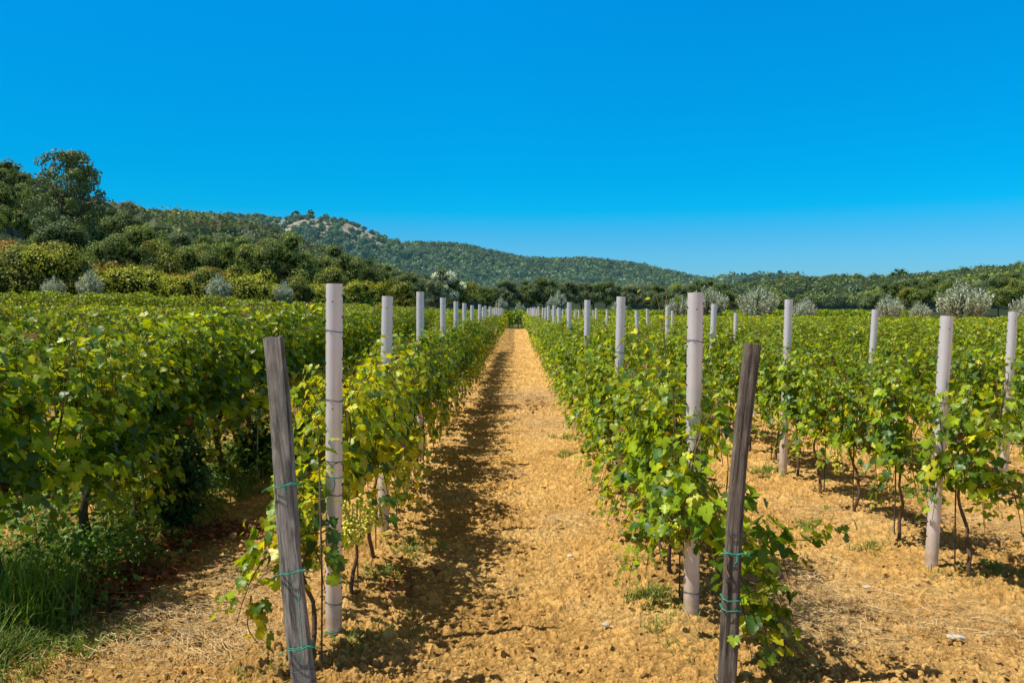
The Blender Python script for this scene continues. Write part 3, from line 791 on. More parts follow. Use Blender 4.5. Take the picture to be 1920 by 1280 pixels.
# ------------------------------------------------------------------ trees
PAL = {'dark': (.14, .20, .042), 'green': (.25, .32, .05), 'olive': (.30, .29, .03), 'lime': (.42, .44, .024), 'rust': (.50, .27, .05), 'bluegreen': (.17, .245, .105), 'pale': (.24, .28, .15), 'white': (.82, .90, .74)}
def sph(n, r):
    return norm(r.normal(0, 1, (n, 3)))
def crown_leaves(mb, c, rad, n, size, colr, r, flat=.8, mi=0, var=.3):
    d = sph(n, r); rr = r.uniform(.55, 1.08, (n, 1)) ** .6
    p = c + d * rr * rad * np.array([1, 1, flat])
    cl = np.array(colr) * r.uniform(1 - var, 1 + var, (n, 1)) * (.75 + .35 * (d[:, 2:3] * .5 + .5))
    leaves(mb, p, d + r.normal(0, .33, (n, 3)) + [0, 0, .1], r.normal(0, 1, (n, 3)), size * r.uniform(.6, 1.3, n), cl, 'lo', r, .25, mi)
def shade_core(mb, c, rad, r, flat=.8, mi=1):  # dark ball added inside the leaves to stop light leaks, reads as shade
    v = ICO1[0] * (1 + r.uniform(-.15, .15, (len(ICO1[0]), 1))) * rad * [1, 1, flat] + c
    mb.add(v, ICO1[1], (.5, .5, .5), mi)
def tree_meshes(seed, h, w, kind='round', tint='green', tint2=None, leaf=.16, dens=1.):
    r = np.random.default_rng(seed); crown, wood = MB(), MB(); bc = (.11, .085, .065)
    if kind == 'bush': z0, trunk_h = .05 * h, .35 * h
    elif kind == 'oak': z0, trunk_h = .22 * h, .62 * h
    else: z0, trunk_h = .18 * h, .5 * h
    q = np.linspace(0, 1, 6); R0 = max(.05, h * .022)
    stem = np.stack([.03 * h * np.sin(q * 3 + seed), .03 * h * np.sin(q * 2.3), q * trunk_h], -1); stem[:, :2] -= stem[0, :2]
    tube(wood, stem, R0 * (1.15 - .5 * q), 7, bc, wob=.1)
    ncl = {'round': 26, 'bush': 18, 'oak': 85, 'tall': 22}[kind]
    for i in range(ncl):
        d = sph(1, r)[0]
        if d[2] < -.6: d[2] *= -1
        f = r.uniform(.45, .95) if kind != 'oak' else r.uniform(.6, 1.0)
        zc = (z0 + h) / 2; hz = (h - z0) / 2
        wf = 1.0
        c = np.array([d[0] * w / 2 * f, d[1] * w / 2 * f, zc + d[2] * hz * f])
        c[2] = min(c[2], h * .93)
        rad = w * {'oak': r.uniform(.07, .115), 'bush': r.uniform(.14, .2), 'round': r.uniform(.12, .19), 'tall': r.uniform(.16, .24)}[kind]
        cl = np.array(PAL[tint]) * r.uniform(.75, 1.3)
        if tint2 and r.uniform() < .45: cl = np.array(PAL[tint2]) * r.uniform(.8, 1.2)
        n = int(dens * {'oak': 150, 'bush': 190, 'round': 230, 'tall': 220}[kind] * (rad / (leaf * 8)) ** 1.2) + 40
        crown_leaves(crown, c, rad, n, leaf, cl, r)
        if kind != 'oak': shade_core(crown, c * [.92, .92, .97], rad * .62, r)
        if kind == 'oak' or i % 3 == 0:
            s = stem[r.integers(3, 6)]; mid = s * .5 + c * .5 + [0, 0, -.03 * h]
            tube(wood, [s, s * .7 + mid * .3 + r.normal(0, .02 * h, 3), mid + r.normal(0, .02 * h, 3), c], [R0 * .3, R0 * .2, R0 * .13, R0 * .05], 5, bc)
    return crown.mesh('tree_crown', [M_tree, M_shade_core]), wood.mesh('tree_trunk', M_bark, True)
def silver_meshes(seed, h, w, tint='white'):
    r = np.random.default_rng(seed); crown, wood = MB(), MB()
    for i in range(120):
        a = r.uniform(0, 6.28); sp = r.uniform(0, 1) ** .6; L = h * r.uniform(.8, 1.05) * (1 - .25 * sp)
        q = np.linspace(0, 1, 6)
        dx = math.cos(a) * sp * w * .42; dy = math.sin(a) * sp * w * .42
        p = np.stack([dx * q ** .9, dy * q ** .9, L * (q - .12 * sp * q ** 3)], -1)
        tube(wood, p, np.linspace(.016, .005, 6), 3, (.22, .22, .16))
        n = 85; t = r.uniform(.2, 1.0, n); c = np.stack([np.interp(t, q, p[:, k]) for k in range(3)], -1) + r.normal(0, .07, (n, 3))
        dirv = norm(p[-1] - p[2]); tp = dirv + r.normal(0, .45, (n, 3))
        cl = np.array(PAL[tint]) * r.uniform(.4, 1.15, (n, 1)) * (.55 + .5 * t[:, None])
        gsel = r.uniform(0, 1, n) < .3; cl[gsel] = np.array([.20, .27, .12]) * r.uniform(.7, 1.2, (gsel.sum(), 1))
        leaves(crown, c, r.normal(0, 1, (n, 3)) + [0, 0, .6], tp, r.uniform(.11, .24, n), cl, 'na', r)
    for z in (.3, .5): shade_core(crown, np.array([0, 0, h * z]), w * .2, r, 1., 1)
    return crown.mesh('shrub_crown', [M_silver, M_shade_core]), wood.mesh('shrub_stems', M_bark)

V = {
    'dark': [tree_meshes(1, 9, 7.5, 'round', 'dark', 'green'), tree_meshes(2, 8.5, 8, 'round', 'dark', None), tree_meshes(3, 10, 7, 'tall', 'dark', 'bluegreen')],
    'green': [tree_meshes(4, 8, 6.5, 'round', 'green', 'dark'), tree_meshes(5, 8.5, 6, 'tall', 'green', 'olive'), tree_meshes(6, 7, 6.5, 'round', 'green', 'bluegreen')],
    'light': [tree_meshes(7, 8, 5.5, 'tall', 'olive', 'green'), tree_meshes(8, 7, 5, 'tall', 'olive', 'green')],
    'olive': [tree_meshes(9, 4.5, 6, 'bush', 'olive', 'green', .13), tree_meshes(10, 4, 5.5, 'bush', 'lime', 'olive', .13)],
    'lime': [tree_meshes(11, 2.8, 5, 'bush', 'lime', 'olive', .11), tree_meshes(12, 2.6, 4.5, 'bush', 'lime', 'lime', .11)],
    'rust': [tree_meshes(13, 4, 5, 'bush', 'rust', 'olive', .13), tree_meshes(14, 3.6, 4.5, 'bush', 'olive', 'rust', .13)],
    'bluegreen': [tree_meshes(15, 8, 7, 'round', 'bluegreen', 'dark'), tree_meshes(16, 7.5, 6, 'round', 'bluegreen', 'pale')],
    'pale': [tree_meshes(17, 7, 6, 'round', 'pale', 'bluegreen')],
    'white': [tree_meshes(18, 7.5, 5.5, 'round', 'white', 'pale')],
    'oak': [tree_meshes(21, 15, 7.9, 'oak', 'dark', 'bluegreen', .22)],
    'silver': [silver_meshes(31, 3.4, 3.6), silver_meshes(32, 3.0, 4.2), silver_meshes(33, 3.2, 3.2)],
}
NAMES = {'dark': ('broadleaf_tree', 'dark green dense tree', 'tree'), 'green': ('broadleaf_tree', 'mid green leafy tree', 'tree'), 'light': ('broadleaf_tree', 'light green upright tree', 'tree'),
         'olive': ('bush', 'olive green rounded bush', 'bush'), 'lime': ('bush', 'yellow-green low bush', 'bush'), 'rust': ('bush', 'russet tinged bush', 'bush'),
         'bluegreen': ('broadleaf_tree', 'blue-green leafy tree', 'tree'), 'pale': ('broadleaf_tree', 'pale grey-green tree', 'tree'), 'white': ('poplar_tree', 'white-leaved poplar', 'tree'),
         'oak': ('oak_tree', 'tall open oak', 'tree'), 'silver': ('silver_shrub', 'silver-leaved shrub', 'shrub')}
used_labels = {}
def plant(kind, u, Y, where, h=None, label=None, group=None):
    x = px(u) * Y; z = float(land_z(np.array([x]), np.array([float(Y)]))[0]) - .1
    cm, tm = rv.choice(V[kind]); nm, ph, cat = NAMES[kind]
    root = link(nm, None, None, (x, Y, z), rv.uniform(0, 6.28))
    zs = [v for v in (cm['h'] if 'h' in cm else 0,)]
    H = MESH_H[cm.name]; s = (h / H) if h else rv.uniform(.88, 1.12)
    root.scale = (s ** (.8 if kind != 'silver' else 1.) * rv.uniform(.92, 1.08) * (.70 if kind == 'silver' else 1),) * 2 + (s,)
    lab = label or f'{ph} {where}'
    tag(root, lab, cat, group or ('silver-leaved shrubs round the vineyard' if kind == 'silver' else 'trees and bushes round the vineyard'))
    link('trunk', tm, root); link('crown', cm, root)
    used_labels.setdefault(lab, []).append((-(z + (h or H * s)) / Y, root))
    return root
MESH_H = {}
for k, vs in V.items():
    for cm, tm in vs:
        co = np.empty(len(cm.vertices) * 3, np.float32); cm.vertices.foreach_get('co', co); MESH_H[cm.name] = float(np.percentile(co[2::3], 99.5))

# near wood on the sloping side: lower edge to upper edge. (kind, column, depth, height, where)
MARK = [(-60, 'at the near end of the wood'), (60, 'under the open oak'), (165, 'behind the first silver shrub'), (270, 'between the first two silver shrubs'), (370, 'just before the second silver shrub'),
        (440, 'behind the second silver shrub'), (530, 'behind the third silver shrub'), (600, 'just past the third silver shrub'), (680, 'behind the second pale post'), (760, 'before the white-leaved poplar'), (830, 'beside the white-leaved poplar')]
def mark(u): return min(MARK, key=lambda m: abs(m[0] - u))[1]
plant('oak', 125, 108, '', 18., label='tall open oak rising above the wooded slope')
edge = [('lime', 225, 78), ('lime', 262, 79), ('lime', 305, 80), ('lime', 345, 80), ('olive', 30, 77), ('olive', 85, 78), ('rust', 160, 86), ('olive', 110, 86), ('rust', 205, 88), ('rust', 395, 90), ('olive', 455, 84),
        ('rust', 10, 92), ('olive', 45, 95), ('lime', 60, 84), ('rust', 330, 92), ('olive', 280, 90), ('lime', 470, 82), ('lime', 500, 88), ('olive', 560, 92), ('lime', 590, 96), ('olive', 625, 98), ('lime', 660, 104), ('rust', -25, 84),
        ('olive', 700, 112), ('olive', 745, 122), ('lime', 420, 82), ('olive', -50, 80), ('rust', 365, 86), ('olive', 130, 80), ('lime', 180, 79), ('olive', 385, 82)]
for kd, u, Y in edge: plant(kd, u, Y, 'at the wood\'s foot ' + mark(u), (rv.uniform(5.2, 7.5) if u < 140 else rv.uniform(4.2, 6)) if kd != 'lime' else rv.uniform(3.4, 4.6))
mid = [('dark', 185, 96), ('dark', 225, 100), ('dark', 250, 94), ('light', 290, 98), ('light', 322, 95), ('dark', 425, 98), ('dark', 400, 106), ('green', 360, 98), ('green', 20, 112), ('green', 70, 104), ('dark', 120, 100),
       ('dark', 545, 103), ('dark', 520, 108), ('green', 585, 108), ('green', 475, 106), ('light', 350, 108), ('dark', 630, 112), ('bluegreen', 690, 128), ('dark', 660, 120), ('dark', 720, 128), ('bluegreen', 755, 140),
       ('green', -30, 106), ('green', 380, 118), ('dark', 455, 116), ('dark', 155, 108), ('bluegreen', 500, 120), ('green', 600, 122)]
for kd, u, Y in mid: plant(kd, u, Y, 'in the wood ' + mark(u))
up = [('green', 0, 128), ('dark', 30, 134), ('dark', -40, 130), ('bluegreen', 80, 126), ('bluegreen', 160, 122), ('dark', 195, 124), ('dark', 230, 128), ('green', 265, 126), ('dark', 300, 130), ('bluegreen', 340, 132), ('green', 385, 136),
      ('dark', 420, 140), ('bluegreen', 455, 142), ('green', 55, 142), ('dark', 15, 150), ('dark', 110, 138), ('dark', 495, 142), ('bluegreen', 540, 146), ('green', 580, 150), ('dark', 10, 158), ('green', 175, 140), ('dark', 225, 150), ('green', 520, 158)]
for kd, u, Y in up: plant(kd, u, Y, 'high on the slope ' + mark(u))
# valley-floor trees behind the far end of the rows
vm = [(840, 'beside the white-leaved poplar'), (910, 'short of the end of the path'), (968, 'straight beyond the end of the path'), (1040, 'just past the end of the path'), (1110, 'past the rounded grey bush'), (1180, 'where the pale poplars begin'), (1250, 'at the arching shoot'), (1330, 'behind the big first post')]
def vmark(u): return min(vm, key=lambda m: abs(m[0] - u))[1]
plant('white', 834, 118, '', 7.6, label='white-leaved poplar standing out against the dark wood'); plant('pale', 815, 112, '', 5.6, label='cream-green rounded tree in front of the white-leaved poplar')
for kd, u, Y, h in [('bluegreen', 770, 160, 8), ('pale', 745, 165, 8.5), ('green', 858, 150, 6.5), ('green', 880, 170, 7.5), ('green', 905, 165, 6.5), ('bluegreen', 930, 175, 7), ('bluegreen', 952, 168, 8.2), ('green', 980, 172, 7), ('dark', 1000, 178, 8.8),
                   ('bluegreen', 1022, 170, 8.6), ('pale', 1040, 180, 8), ('bluegreen', 1065, 172, 8), ('pale', 1090, 176, 7.8), ('bluegreen', 1110, 180, 7.8), ('bluegreen', 1135, 174, 8), ('pale', 1155, 178, 7.5), ('bluegreen', 1185, 172, 7.2), ('pale', 1210, 180, 7.5),
                   ('bluegreen', 1235, 168, 7), ('green', 1265, 160, 7), ('bluegreen', 1290, 165, 7.2), ('dark', 1325, 150, 7.5), ('dark', 1345, 155, 7), ('green', 1375, 160, 5), ('dark', 1410, 165, 5), ('green', 1450, 160, 4.6), ('dark', 1500, 150, 4.5)]:
    plant(kd, u, Y, 'on the valley floor ' + vmark(u), h)
# wooded rise on the sunny side
rm_ = [(1560, 'near the third silver shrub pair'), (1640, 'behind the domed silver shrub'), (1720, 'beyond the domed silver shrub'), (1800, 'behind the tallest silver shrub'), (1880, 'past the tallest silver shrub'), (1960, 'at the far edge of the rise')]
def rmark(u): return min(rm_, key=lambda m: abs(m[0] - u))[1]
for kd, u, Y in [('green', 1640, 128), ('dark', 1675, 130), ('green', 1700, 110), ('green', 1735, 105), ('dark', 1730, 130), ('green', 1775, 112), ('dark', 1800, 128), ('green', 1830, 105), ('dark', 1865, 100), ('green', 1900, 96),
                 ('dark', 1890, 118), ('green', 1850, 130), ('dark', 1935, 104), ('green', 1925, 125), ('dark', 1700, 145), ('dark', 1760, 150), ('green', 1815, 150), ('dark', 1880, 145), ('green', 1640, 140), ('green', 1960, 92), ('dark', 1985, 110), ('dark', 1830, 88), ('dark', 1893, 84)]:
    plant(kd, u, Y, 'on the wooded rise ' + rmark(u), rv.uniform(4.3, 5.8) if kd == 'green' else rv.uniform(4.6, 6.2))
# silver shrubs, each where it stands
SIL = [(100, 74, 3., 'faint silver shrub below the tall open oak'), (168, 73, 3.6, 'first round silver shrub at the foot of the wood'), (410, 75, 3.5, 'second silver shrub, widest along the foot of the wood'),
       (532, 83, 3.3, 'third silver shrub, just before the second pale post'), (940, 118, 3.2, 'small grey shrub short of the end of the path'), (975, 125, 2.6, 'smallest grey shrub straight beyond the path'),
       (1045, 105, 3.9, 'large rounded grey bush just past the end of the path'), (1160, 92, 2.8, 'grey shrub near the second pale post of the path row'), 
       (1275, 72, 2.9, 'silver shrub behind the arching yellow shoot'), (1325, 66, 3.4, 'tall silver shrub beside the first pale post of the path row'), (1420, 62, 3.3, 'loose silver shrub behind the dark wooden post'), (1508, 58, 2.5, 'silver shrub with a ragged spreading top'),
       (1665, 56, 2.6, 'domed silver shrub two before the tallest silver one'), (1722, 58, 2.2, 'smaller low silver shrub just before the tallest silver one'), (1803, 52, 3.3, 'tallest and roundest silver shrub by the wooded rise'), (1935, 50, 2.7, 'last silver shrub beyond the tallest one')]
for u, Y, h, lb in SIL: plant('silver', u, Y, '', h, label=lb)

# woods on the farther slopes: one mass
def woods():
    r = np.random.default_rng(77)
    def scatter(name, label, mat, us, ys, n, crown, leaf, nl, cols, cond):
        mb = MB(); u = r.uniform(px(us[0]), px(us[1]), n); Y = np.sqrt(r.uniform(ys[0] ** 2, ys[1] ** 2, n)); X = u * Y
        Z = land_z(X, Y); ok = cond(X, Y, Z); X, Y, Z = X[ok], Y[ok], Z[ok]; n = len(X)
        rad = crown * r.uniform(.65, 1.3, n); uu = X / Y * F + 967; rad *= 1 - .5 * (sstep(520, 700, Y) * sstep(480, 520, uu) * (1 - sstep(700, 790, uu))); ci = r.integers(0, len(cols), n); cc = np.array([PAL[c] for c in cols])[ci] * r.uniform(.5, 1.5, (n, 1))
        d = sph(n * nl, r).reshape(n, nl, 3); d[..., 2] = abs(d[..., 2]) * 1.0 - .25
        c0 = np.stack([X, Y, Z + rad * .8], -1)
        lum = 1 + .22 * np.sin(d @ np.array([5., 3, 4]) + X[:, None])
        P = c0[:, None] + d * (rad[:, None] * r.uniform(.75, 1.0, (n, nl)) * lum)[..., None] * [1, 1, .95]
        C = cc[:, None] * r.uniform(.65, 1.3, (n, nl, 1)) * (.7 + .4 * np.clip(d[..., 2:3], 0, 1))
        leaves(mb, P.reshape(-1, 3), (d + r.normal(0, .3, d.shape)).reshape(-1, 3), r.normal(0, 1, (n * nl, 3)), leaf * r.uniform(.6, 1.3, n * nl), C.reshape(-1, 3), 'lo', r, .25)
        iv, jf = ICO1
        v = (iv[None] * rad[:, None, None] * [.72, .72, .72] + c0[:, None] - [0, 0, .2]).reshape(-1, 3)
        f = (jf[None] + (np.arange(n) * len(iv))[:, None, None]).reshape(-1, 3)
        mb.add(v, f, np.repeat(cc * .2, len(iv), 0))  # dark ball added in each crown, its tint darkened for inner shade
        tag(link(name, mb.mesh(name, mat)), label, 'woods', kind='stuff'); print(name, n)
    facing = lambda X, Y, Z: (Z > 1.0)
    def near_ok(X, Y, Z): return (Z > 2.0)
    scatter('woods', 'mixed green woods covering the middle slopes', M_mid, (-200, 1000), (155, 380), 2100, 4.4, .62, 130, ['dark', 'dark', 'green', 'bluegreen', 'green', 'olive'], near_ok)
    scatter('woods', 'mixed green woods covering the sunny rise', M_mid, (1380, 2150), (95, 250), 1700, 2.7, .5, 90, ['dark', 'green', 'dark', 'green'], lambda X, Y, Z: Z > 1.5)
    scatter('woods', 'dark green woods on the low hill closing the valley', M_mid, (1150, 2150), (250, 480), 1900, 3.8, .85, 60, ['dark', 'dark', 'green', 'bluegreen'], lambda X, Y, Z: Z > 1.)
    def far_ok(X, Y, Z):
        m = rock_mask(X, Y); u = X / Y * F + 967
        sp = sstep(520, 700, Y) * sstep(480, 520, u) * (1 - sstep(700, 770, u))
        return (r.uniform(0, 1, len(X)) > m * .92) & (r.uniform(0, 1, len(X)) > sp * .35) & (Z > 1.5)
    scatter('woods', 'hazy blue-green woods below the rocky summit', M_far, (150, 1500), (380, 1000), 8500, 5.2, 1.5, 44, ['dark', 'bluegreen', 'bluegreen', 'dark'], far_ok)  # far haze put into the colours: bluish leaf tints plus glowing material
woods()
# a few trees on the rocky skyline and right ridge
for kd, u, Y, h, lb in [('dark', 420, 298, 7, 'lone spindly tree standing up from the wooded ridge'), ('dark', 1826, 176, 6.5, 'small tree poking above the crest of the sunny rise'), ('dark', 555, 815, 9, 'dark tree just before the rocky summit'), ('dark', 583, 818, 10, 'dark tree on the rocky summit'),
                        ('dark', 612, 815, 8, 'dark tree just past the rocky summit'), ('dark', 1680, 420, 10, 'tall dark tree on the crest of the low hill'), ('dark', 240, 205, 9, 'pointed tree on the crest past the open oak')]:
    plant(kd, u, Y, '', h, label=lb)

# ------------------------------------------------------------------ small ground cover
def straw():
    mb = MB(); r = np.random.default_rng(9)
    for sx, sy, rx, ry, a in STRAW:
        n = int(1500 * a * rx * ry / .25 * (1 if sy < 9 else .5))
        x = sx + r.normal(0, .55, n) * rx; y = sy + r.normal(0, .55, n) * ry
        th = r.normal(0, .75, n) - .45; L = .015 + .1 * r.uniform(0, 1, n) ** 2.2; bend = r.normal(0, .8, n)
        z0 = r.uniform(.015, .05, n); w = .0008 * (1 + .12 * np.hypot(x, y)) * r.uniform(.7, 1.2, n)
        pts = []
        for q in (-1, -.33, .33, 1):
            an = th + bend * q; px_ = x + np.cos(an) * L * q; py_ = y + np.sin(an) * L * q
            pts.append(np.stack([px_, py_, z0 + .012 * q * r.normal(0, 1, n) * .7 + .012], -1))
        sd = np.stack([-np.sin(th), np.cos(th), r.normal(0, .3, n)], -1) * w[:, None]
        v = np.stack([p_ + s * sd for p_ in pts for s in (-1, 1)], 1)
        f = np.array([[0, 2, 3, 1], [2, 4, 5, 3], [4, 6, 7, 5]])
        ff = (f[None] + (np.arange(n) * 8)[:, None, None]).reshape(-1, 4)
        c = np.array([.76, .55, .28]) * r.uniform(.6, 1.2, (n, 1)); c = np.repeat(c, 8, 0)
        mb.add(v.reshape(-1, 3), ff, c)
    tag(link('straw', mb.mesh('straw', M_straw)), 'dry pale straw strewn in patches over the soil', 'straw', kind='stuff')
straw()
def blades(mb, x, y, L, w, lean, colr, r, z=None):
    n = len(x); a = r.uniform(0, 6.28, n); d = np.stack([np.cos(a), np.sin(a)], -1) * (lean * L)[:, None]
    z = field_z(x, y) if z is None else z
    sd = np.stack([-np.sin(a), np.cos(a), a * 0], -1) * w[:, None]
    P = []
    for q, wq in ((0, 1), (.4, .9), (.75, .6), (1, .1)):
        c = np.stack([x + d[:, 0] * q * q, y + d[:, 1] * q * q, z + L * (q - .35 * lean * q * q)], -1)
        P += [c - sd * wq, c + sd * wq]
    v = np.stack(P, 1); f = np.array([[0, 1, 3, 2], [2, 3, 5, 4], [4, 5, 7, 6]])
    mb.add(v.reshape(-1, 3), (f[None] + (np.arange(n) * 8)[:, None, None]).reshape(-1, 4), np.repeat(colr, 8, 0))
def grass():
    mb = MB(); r = np.random.default_rng(19)
    def patch(cx, cy, rx, ry, n, L, lean=.5, clump=.05, tint=(.16, .26, .035)):
        k = max(1, n // 14); ax, ay = cx + r.normal(0, .5, k) * rx, cy + r.normal(0, .5, k) * ry
        i = r.integers(0, k, n); x = ax[i] + r.normal(0, clump, n); y = ay[i] + r.normal(0, clump, n)
        Ls = L * r.uniform(.4, 1.2, n); c = np.array(tint) * r.uniform(.6, 1.5, (n, 1)); dry = r.uniform(0, 1, n) < .15; c[dry] = np.array([.36, .30, .12])
        blades(mb, x, y, Ls, np.full(n, .0022) * (1 + .1 * cy), lean * r.uniform(.3, 1.6, n), c, r)
    patch(-2.95, 4.35, .45, .4, 4200, .30, .6, .05, (.20, .34, .03))
    patch(-2.75, 3.72, .40, .3, 3200, .14, .8, .04, (.11, .19, .025))
    patch(-2.35, 3.95, .35, .35, 700, .10, .9, .04)
    patch(-3.2, 3.9, .4, .4, 2500, .3, .6)
    for y in np.arange(4.6, 24, .6): patch(-2.95, y, .55, .4, 900 if y < 12 else 400, .16, .7)
    for y in np.arange(6, 30, 1.2): patch(-4.0, y, 1.2, .7, 700 if y < 14 else 300, .1, .7)
    for cx, cy, n, L in [(-.86, 4.0, 260, .08), (-.72, 4.15, 120, .06), (-.85, 5.0, 260, .09), (-.75, 5.5, 200, .08), (-.8, 5.8, 160, .07), (-1.15, 3.62, 260, .08), (.8, 4.6, 360, .09), (.85, 4.2, 260, .09), (.8, 5.3, 200, .08), (.9, 3.9, 200, .08), (2.75, 4.95, 200, .07), (2.55, 5.6, 160, .07), (2.6, 8.2, 260, .1), (2.3, 6.2, 120, .06),
                         (3.0, 4.6, 260, .06), (2.75, 4.35, 200, .05), (3.1, 5.1, 200, .06), (.62, 9.2, 160, .08), (.62, 10.4, 160, .08), (-.75, 7.6, 120, .07), (3.6, 7.3, 200, .08), (1.9, 7.6, 60, .05)]:
        patch(cx, cy, .18, .18, n, L, .8, .03)
    x = r.uniform(-6, 36, 14000); y = r.uniform(69.3, 71.6, 14000)
    blades(mb, x, y, r.uniform(.06, .2, 14000), np.full(14000, .012), r.uniform(.2, .9, 14000), np.array([.08, .13, .025]) * r.uniform(.6, 1.5, (14000, 1)), r)
    tag(link('grass', mb.mesh('grass', M_grass)), 'green grass and thin tufts at the feet of the rows', 'grass', kind='stuff')
grass()
def weeds():
    mb = MB(); r = np.random.default_rng(29); P = []
    def w(cx, cy, rx, ry, n, h, s):
        p = np.stack([cx + r.normal(0, .5, n) * rx, cy + r.normal(0, .5, n) * ry, r.uniform(.02, 1, n) ** .8 * h], -1)
        leaves(mb, p, r.normal(0, .5, (n, 3)) + [0, -.2, .8], r.normal(0, 1, (n, 3)), s * r.uniform(.6, 1.3, n), np.array([.11, .20, .03]) * r.uniform(.6, 1.7, (n, 1)), 'lo', r)
    w(-2.75, 5.0, .45, .5, 900, .3, .035); w(-2.9, 6.6, .4, .7, 900, .3, .035); w(-2.8, 8.2, .5, .9, 900, .3, .04); w(-2.7, 10., .4, 1.4, 700, .3, .045); w(-3.4, 5.6, .5, 1., 700, .3, .04); w(-2.6, 4.3, .4, .3, 500, .14, .03)
    w(-4.2, 8, 1., 2.5, 1200, .25, .05); w(-2.8, 13, .4, 2.5, 800, .25, .05)
    tag(link('weeds', mb.mesh('weeds', M_grass)), 'low leafy weeds along the foot of the tall old row', 'weeds', kind='stuff')
    mb = MB()
    for cx, cy, rx, ry, n in [(-2.35, 5.0, .3, .3, 220), (-2.5, 5.7, .35, .3, 260), (-2.2, 6.0, .3, .2, 160), (-2.35, 4.6, .3, .25, 160), (-2.5, 8.5, .4, .8, 260), (.35, 14., .4, 1.4, 120), (-.7, 4.8, .2, .4, 40)]:
        p = np.stack([cx + r.normal(0, .5, n) * rx, cy + r.normal(0, .5, n) * ry, r.uniform(.025, .06, n)], -1)
        leaves(mb, p, r.normal(0, .35, (n, 3)) + [0, 0, 1], r.normal(0, 1, (n, 3)), .05 * r.uniform(.5, 1.2, n), np.array([.24, .085, .035]) * r.uniform(.5, 1.4, (n, 1)), 'mid', r, .3)
    tag(link('dead_leaves', mb.mesh('dead_leaves', M_grass)), 'reddish brown dead leaves lying on the soil', 'dead leaves', kind='stuff')
weeds()
def clods():
    mb = MB(); r = np.random.default_rng(39); n = 5200
    Y = 3.4 + 9 * r.uniform(0, 1, n) ** 1.6; X = r.uniform(-.75, .75, n) * Y * .95
    for i in range(n):
        s = .004 + .013 * r.uniform() ** 3
        if r.uniform() < .002: s = .028
        v = ICO1[0] * (1 + r.uniform(-.45, .35, (len(ICO1[0]), 1))) * s * [r.uniform(.8, 1.5), r.uniform(.8, 1.4), r.uniform(.55, .9)]
        a = r.uniform(0, 6.28); ca, sa = math.cos(a), math.sin(a)
        v = np.stack([v[:, 0] * ca - v[:, 1] * sa, v[:, 0] * sa + v[:, 1] * ca, v[:, 2]], -1)
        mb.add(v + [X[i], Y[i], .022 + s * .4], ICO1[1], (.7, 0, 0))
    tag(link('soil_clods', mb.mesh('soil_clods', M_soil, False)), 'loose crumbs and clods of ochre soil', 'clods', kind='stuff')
clods()
def stone(x, y, s, lb, seed):
    r = np.random.default_rng(seed); mb = MB()
    v = ICO2[0] * (1 + .35 * (vnoise(ICO2[0][:, :1] * 1.7 + seed, ICO2[0][:, 1:2] * 1.7 + ICO2[0][:, 2:] * 2, seed) - .5)) * np.array(s)
    mb.add(v, ICO2[1]); o = link('stone', mb.mesh('stone', M_stone, False), None, (x, y, .03)); tag(o, lb, 'stone', 'pale stones lying on the soil')
stone(.48, 4.17, (.022, .016, .014), 'small white stone on the path near the dark wooden post', 1)
stone(2.25, 4.02, (.05, .03, .012), 'flat white stone on the straw-strewn soil', 2)
stone(1.72 + .4, 4.75, (.03, .02, .012), 'small chalky stone beyond the flat white one', 3)
stone(.37, 5.35, (.022, .02, .012), 'pale pebble halfway along the near path', 4)

# dark leafy weed bush growing at the foot of the old row
def weed_bush(x, y, h, w, lb, seed, n=1500):
    r = np.random.default_rng(seed); root = link('leafy_shrub', None, None, (x, y, 0)); tag(root, lb, 'shrub')
    st, cr = MB(), MB()
    for i in range(16):
        a = r.uniform(0, 6.28); d = r.uniform(.1, 1); L = h * r.uniform(.6, 1.05)
        p = np.array([(0, 0, 0), (math.cos(a) * d * w * .25, math.sin(a) * d * w * .25, L * .5), (math.cos(a) * d * w * .5, math.sin(a) * d * w * .5, L)])
        tube(st, p, [.006, .004, .002], 4, (.12, .13, .05))
        m = n // 16; t = r.uniform(.1, 1, m); q = np.stack([np.interp(t, [0, .5, 1], p[:, k]) for k in range(3)], -1) + r.normal(0, .045, (m, 3)); q[:, 2] = np.maximum(q[:, 2], .02)
        leaves(cr, q, r.normal(0, .5, (m, 3)) + [math.cos(a) * .5, math.sin(a) * .5, .6], r.normal(0, .6, (m, 3)) + [0, 0, -.2], .045 * r.uniform(.6, 1.3, m), np.array([.028, .075, .02]) * r.uniform(.6, 1.6, (m, 1)), 'mid', r)
    link('stems', st.mesh('stems', M_bark), root); link('foliage', cr.mesh('foliage', M_grass), root)
weed_bush(-2.62, 6.05, .68, .75, 'dark leafy bush growing at the foot of the tall old row', 51, 2600)
weed_bush(-2.7, 8.2, .5, .6, 'smaller leafy bush farther along the foot of the old row', 52)

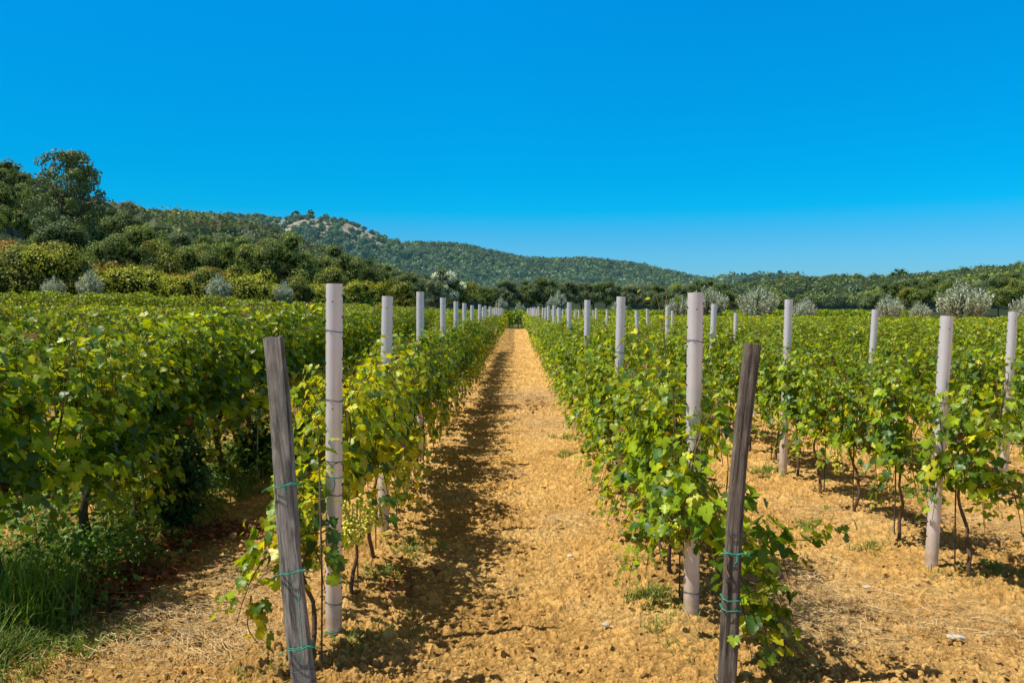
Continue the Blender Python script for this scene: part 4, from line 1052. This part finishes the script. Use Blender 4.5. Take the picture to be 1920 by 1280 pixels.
# ------------------------------------------------------------------ light, sky, camera
S = np.array([-1.09, -.19, 1.82]); S /= np.linalg.norm(S)
from mathutils import Vector
sl = bpy.data.lights.new('sun', 'SUN'); sl.energy = 5.0; sl.angle = R(.53); sl.color = (1, .93, .80)
so = link('sun', sl); so.rotation_euler = Vector(S).to_track_quat('Z', 'Y').to_euler(); so.location = (-30, -10, 50)
w = bpy.data.worlds.new('World'); scene.world = w; w.use_nodes = True
nt = w.node_tree; nt.nodes.clear()
out = nt.nodes.new('ShaderNodeOutputWorld'); bg = N(nt, 'ShaderNodeBackground', Strength=.1)
sky = nt.nodes.new('ShaderNodeTexSky'); sky.sky_type = 'NISHITA'; sky.sun_disc = False
sky.sun_elevation = R(58.7); sky.sun_rotation = R(260); sky.air_density = 1.0; sky.dust_density = .3; sky.ozone_density = 2.0
tc = nt.nodes.new('ShaderNodeTexCoord'); sp = nt.nodes.new('ShaderNodeSeparateXYZ'); nt.links.new(tc.outputs['Generated'], sp.inputs[0])
# sky tint by elevation: purer blue low down, unseen upper sky warmed as added fill
corr = ramp(nt, sp.outputs[2], [(0.0, (.45, .80, 1.2)), (.067, (.265, .88, 1.37)), (.087, (.185, .885, 1.37)), (.12, (.012, .965, 1.455)), (.159, (.003, .99, 1.49)), (.247, (.002, 1.09, 1.65)), (.37, (.002, 1.24, 1.93)), (.5, (1.0, .56, .32))])
mr = nt.nodes.new('ShaderNodeMapRange'); nt.links.new(sp.outputs[0], mr.inputs['Value'])
for k_, v_ in (('From Min', -.6), ('From Max', -.05), ('To Min', .84), ('To Max', 1.0)): mr.inputs[k_].default_value = v_
nt.links.new(mixc(nt, mixc(nt, sky.outputs[0], corr, 1.0, 'MULTIPLY'), mr.outputs[0], 1.0, 'MULTIPLY'), bg.inputs['Color']); nt.links.new(bg.outputs[0], out.inputs[0])

cam = bpy.data.cameras.new('camera'); cam.lens = 28.; cam.sensor_width = 36; cam.clip_end = 9000; cam.clip_start = .05
co = link('camera', cam, None, (0, 0, EYE)); co.rotation_euler = (R(90) - math.atan(60 / F), 0, math.atan(7 / F))
scene.camera = co
scene.view_settings.view_transform = 'Standard'; scene.view_settings.look = 'None'; scene.view_settings.exposure = 0; scene.view_settings.gamma = 1
scene.render.engine = 'CYCLES'
cy = scene.cycles; cy.sample_clamp_indirect = 4; cy.max_bounces = 6; cy.diffuse_bounces = 3; cy.glossy_bounces = 2; cy.transmission_bounces = 4; cy.transparent_max_bounces = 4; cy.use_denoising = True; cy.denoiser = 'OPENIMAGEDENOISE'; cy.denoising_prefilter = 'ACCURATE'; cy.denoising_input_passes = 'RGB_ALBEDO_NORMAL'
for lab, v in used_labels.items():      # look-alikes in one spot are told apart by how high they reach
    v.sort(key=lambda q: q[0])
    if len(v) > 1:
        w_ = {2: ['higher', 'lower'], 3: ['topmost', 'middle', 'lowest'], 4: ['topmost', 'second highest', 'third highest', 'lowest']}.get(len(v))
        if w_:
            for (q, o_), a_ in zip(v, w_): o_['label'] = a_ + ' ' + lab
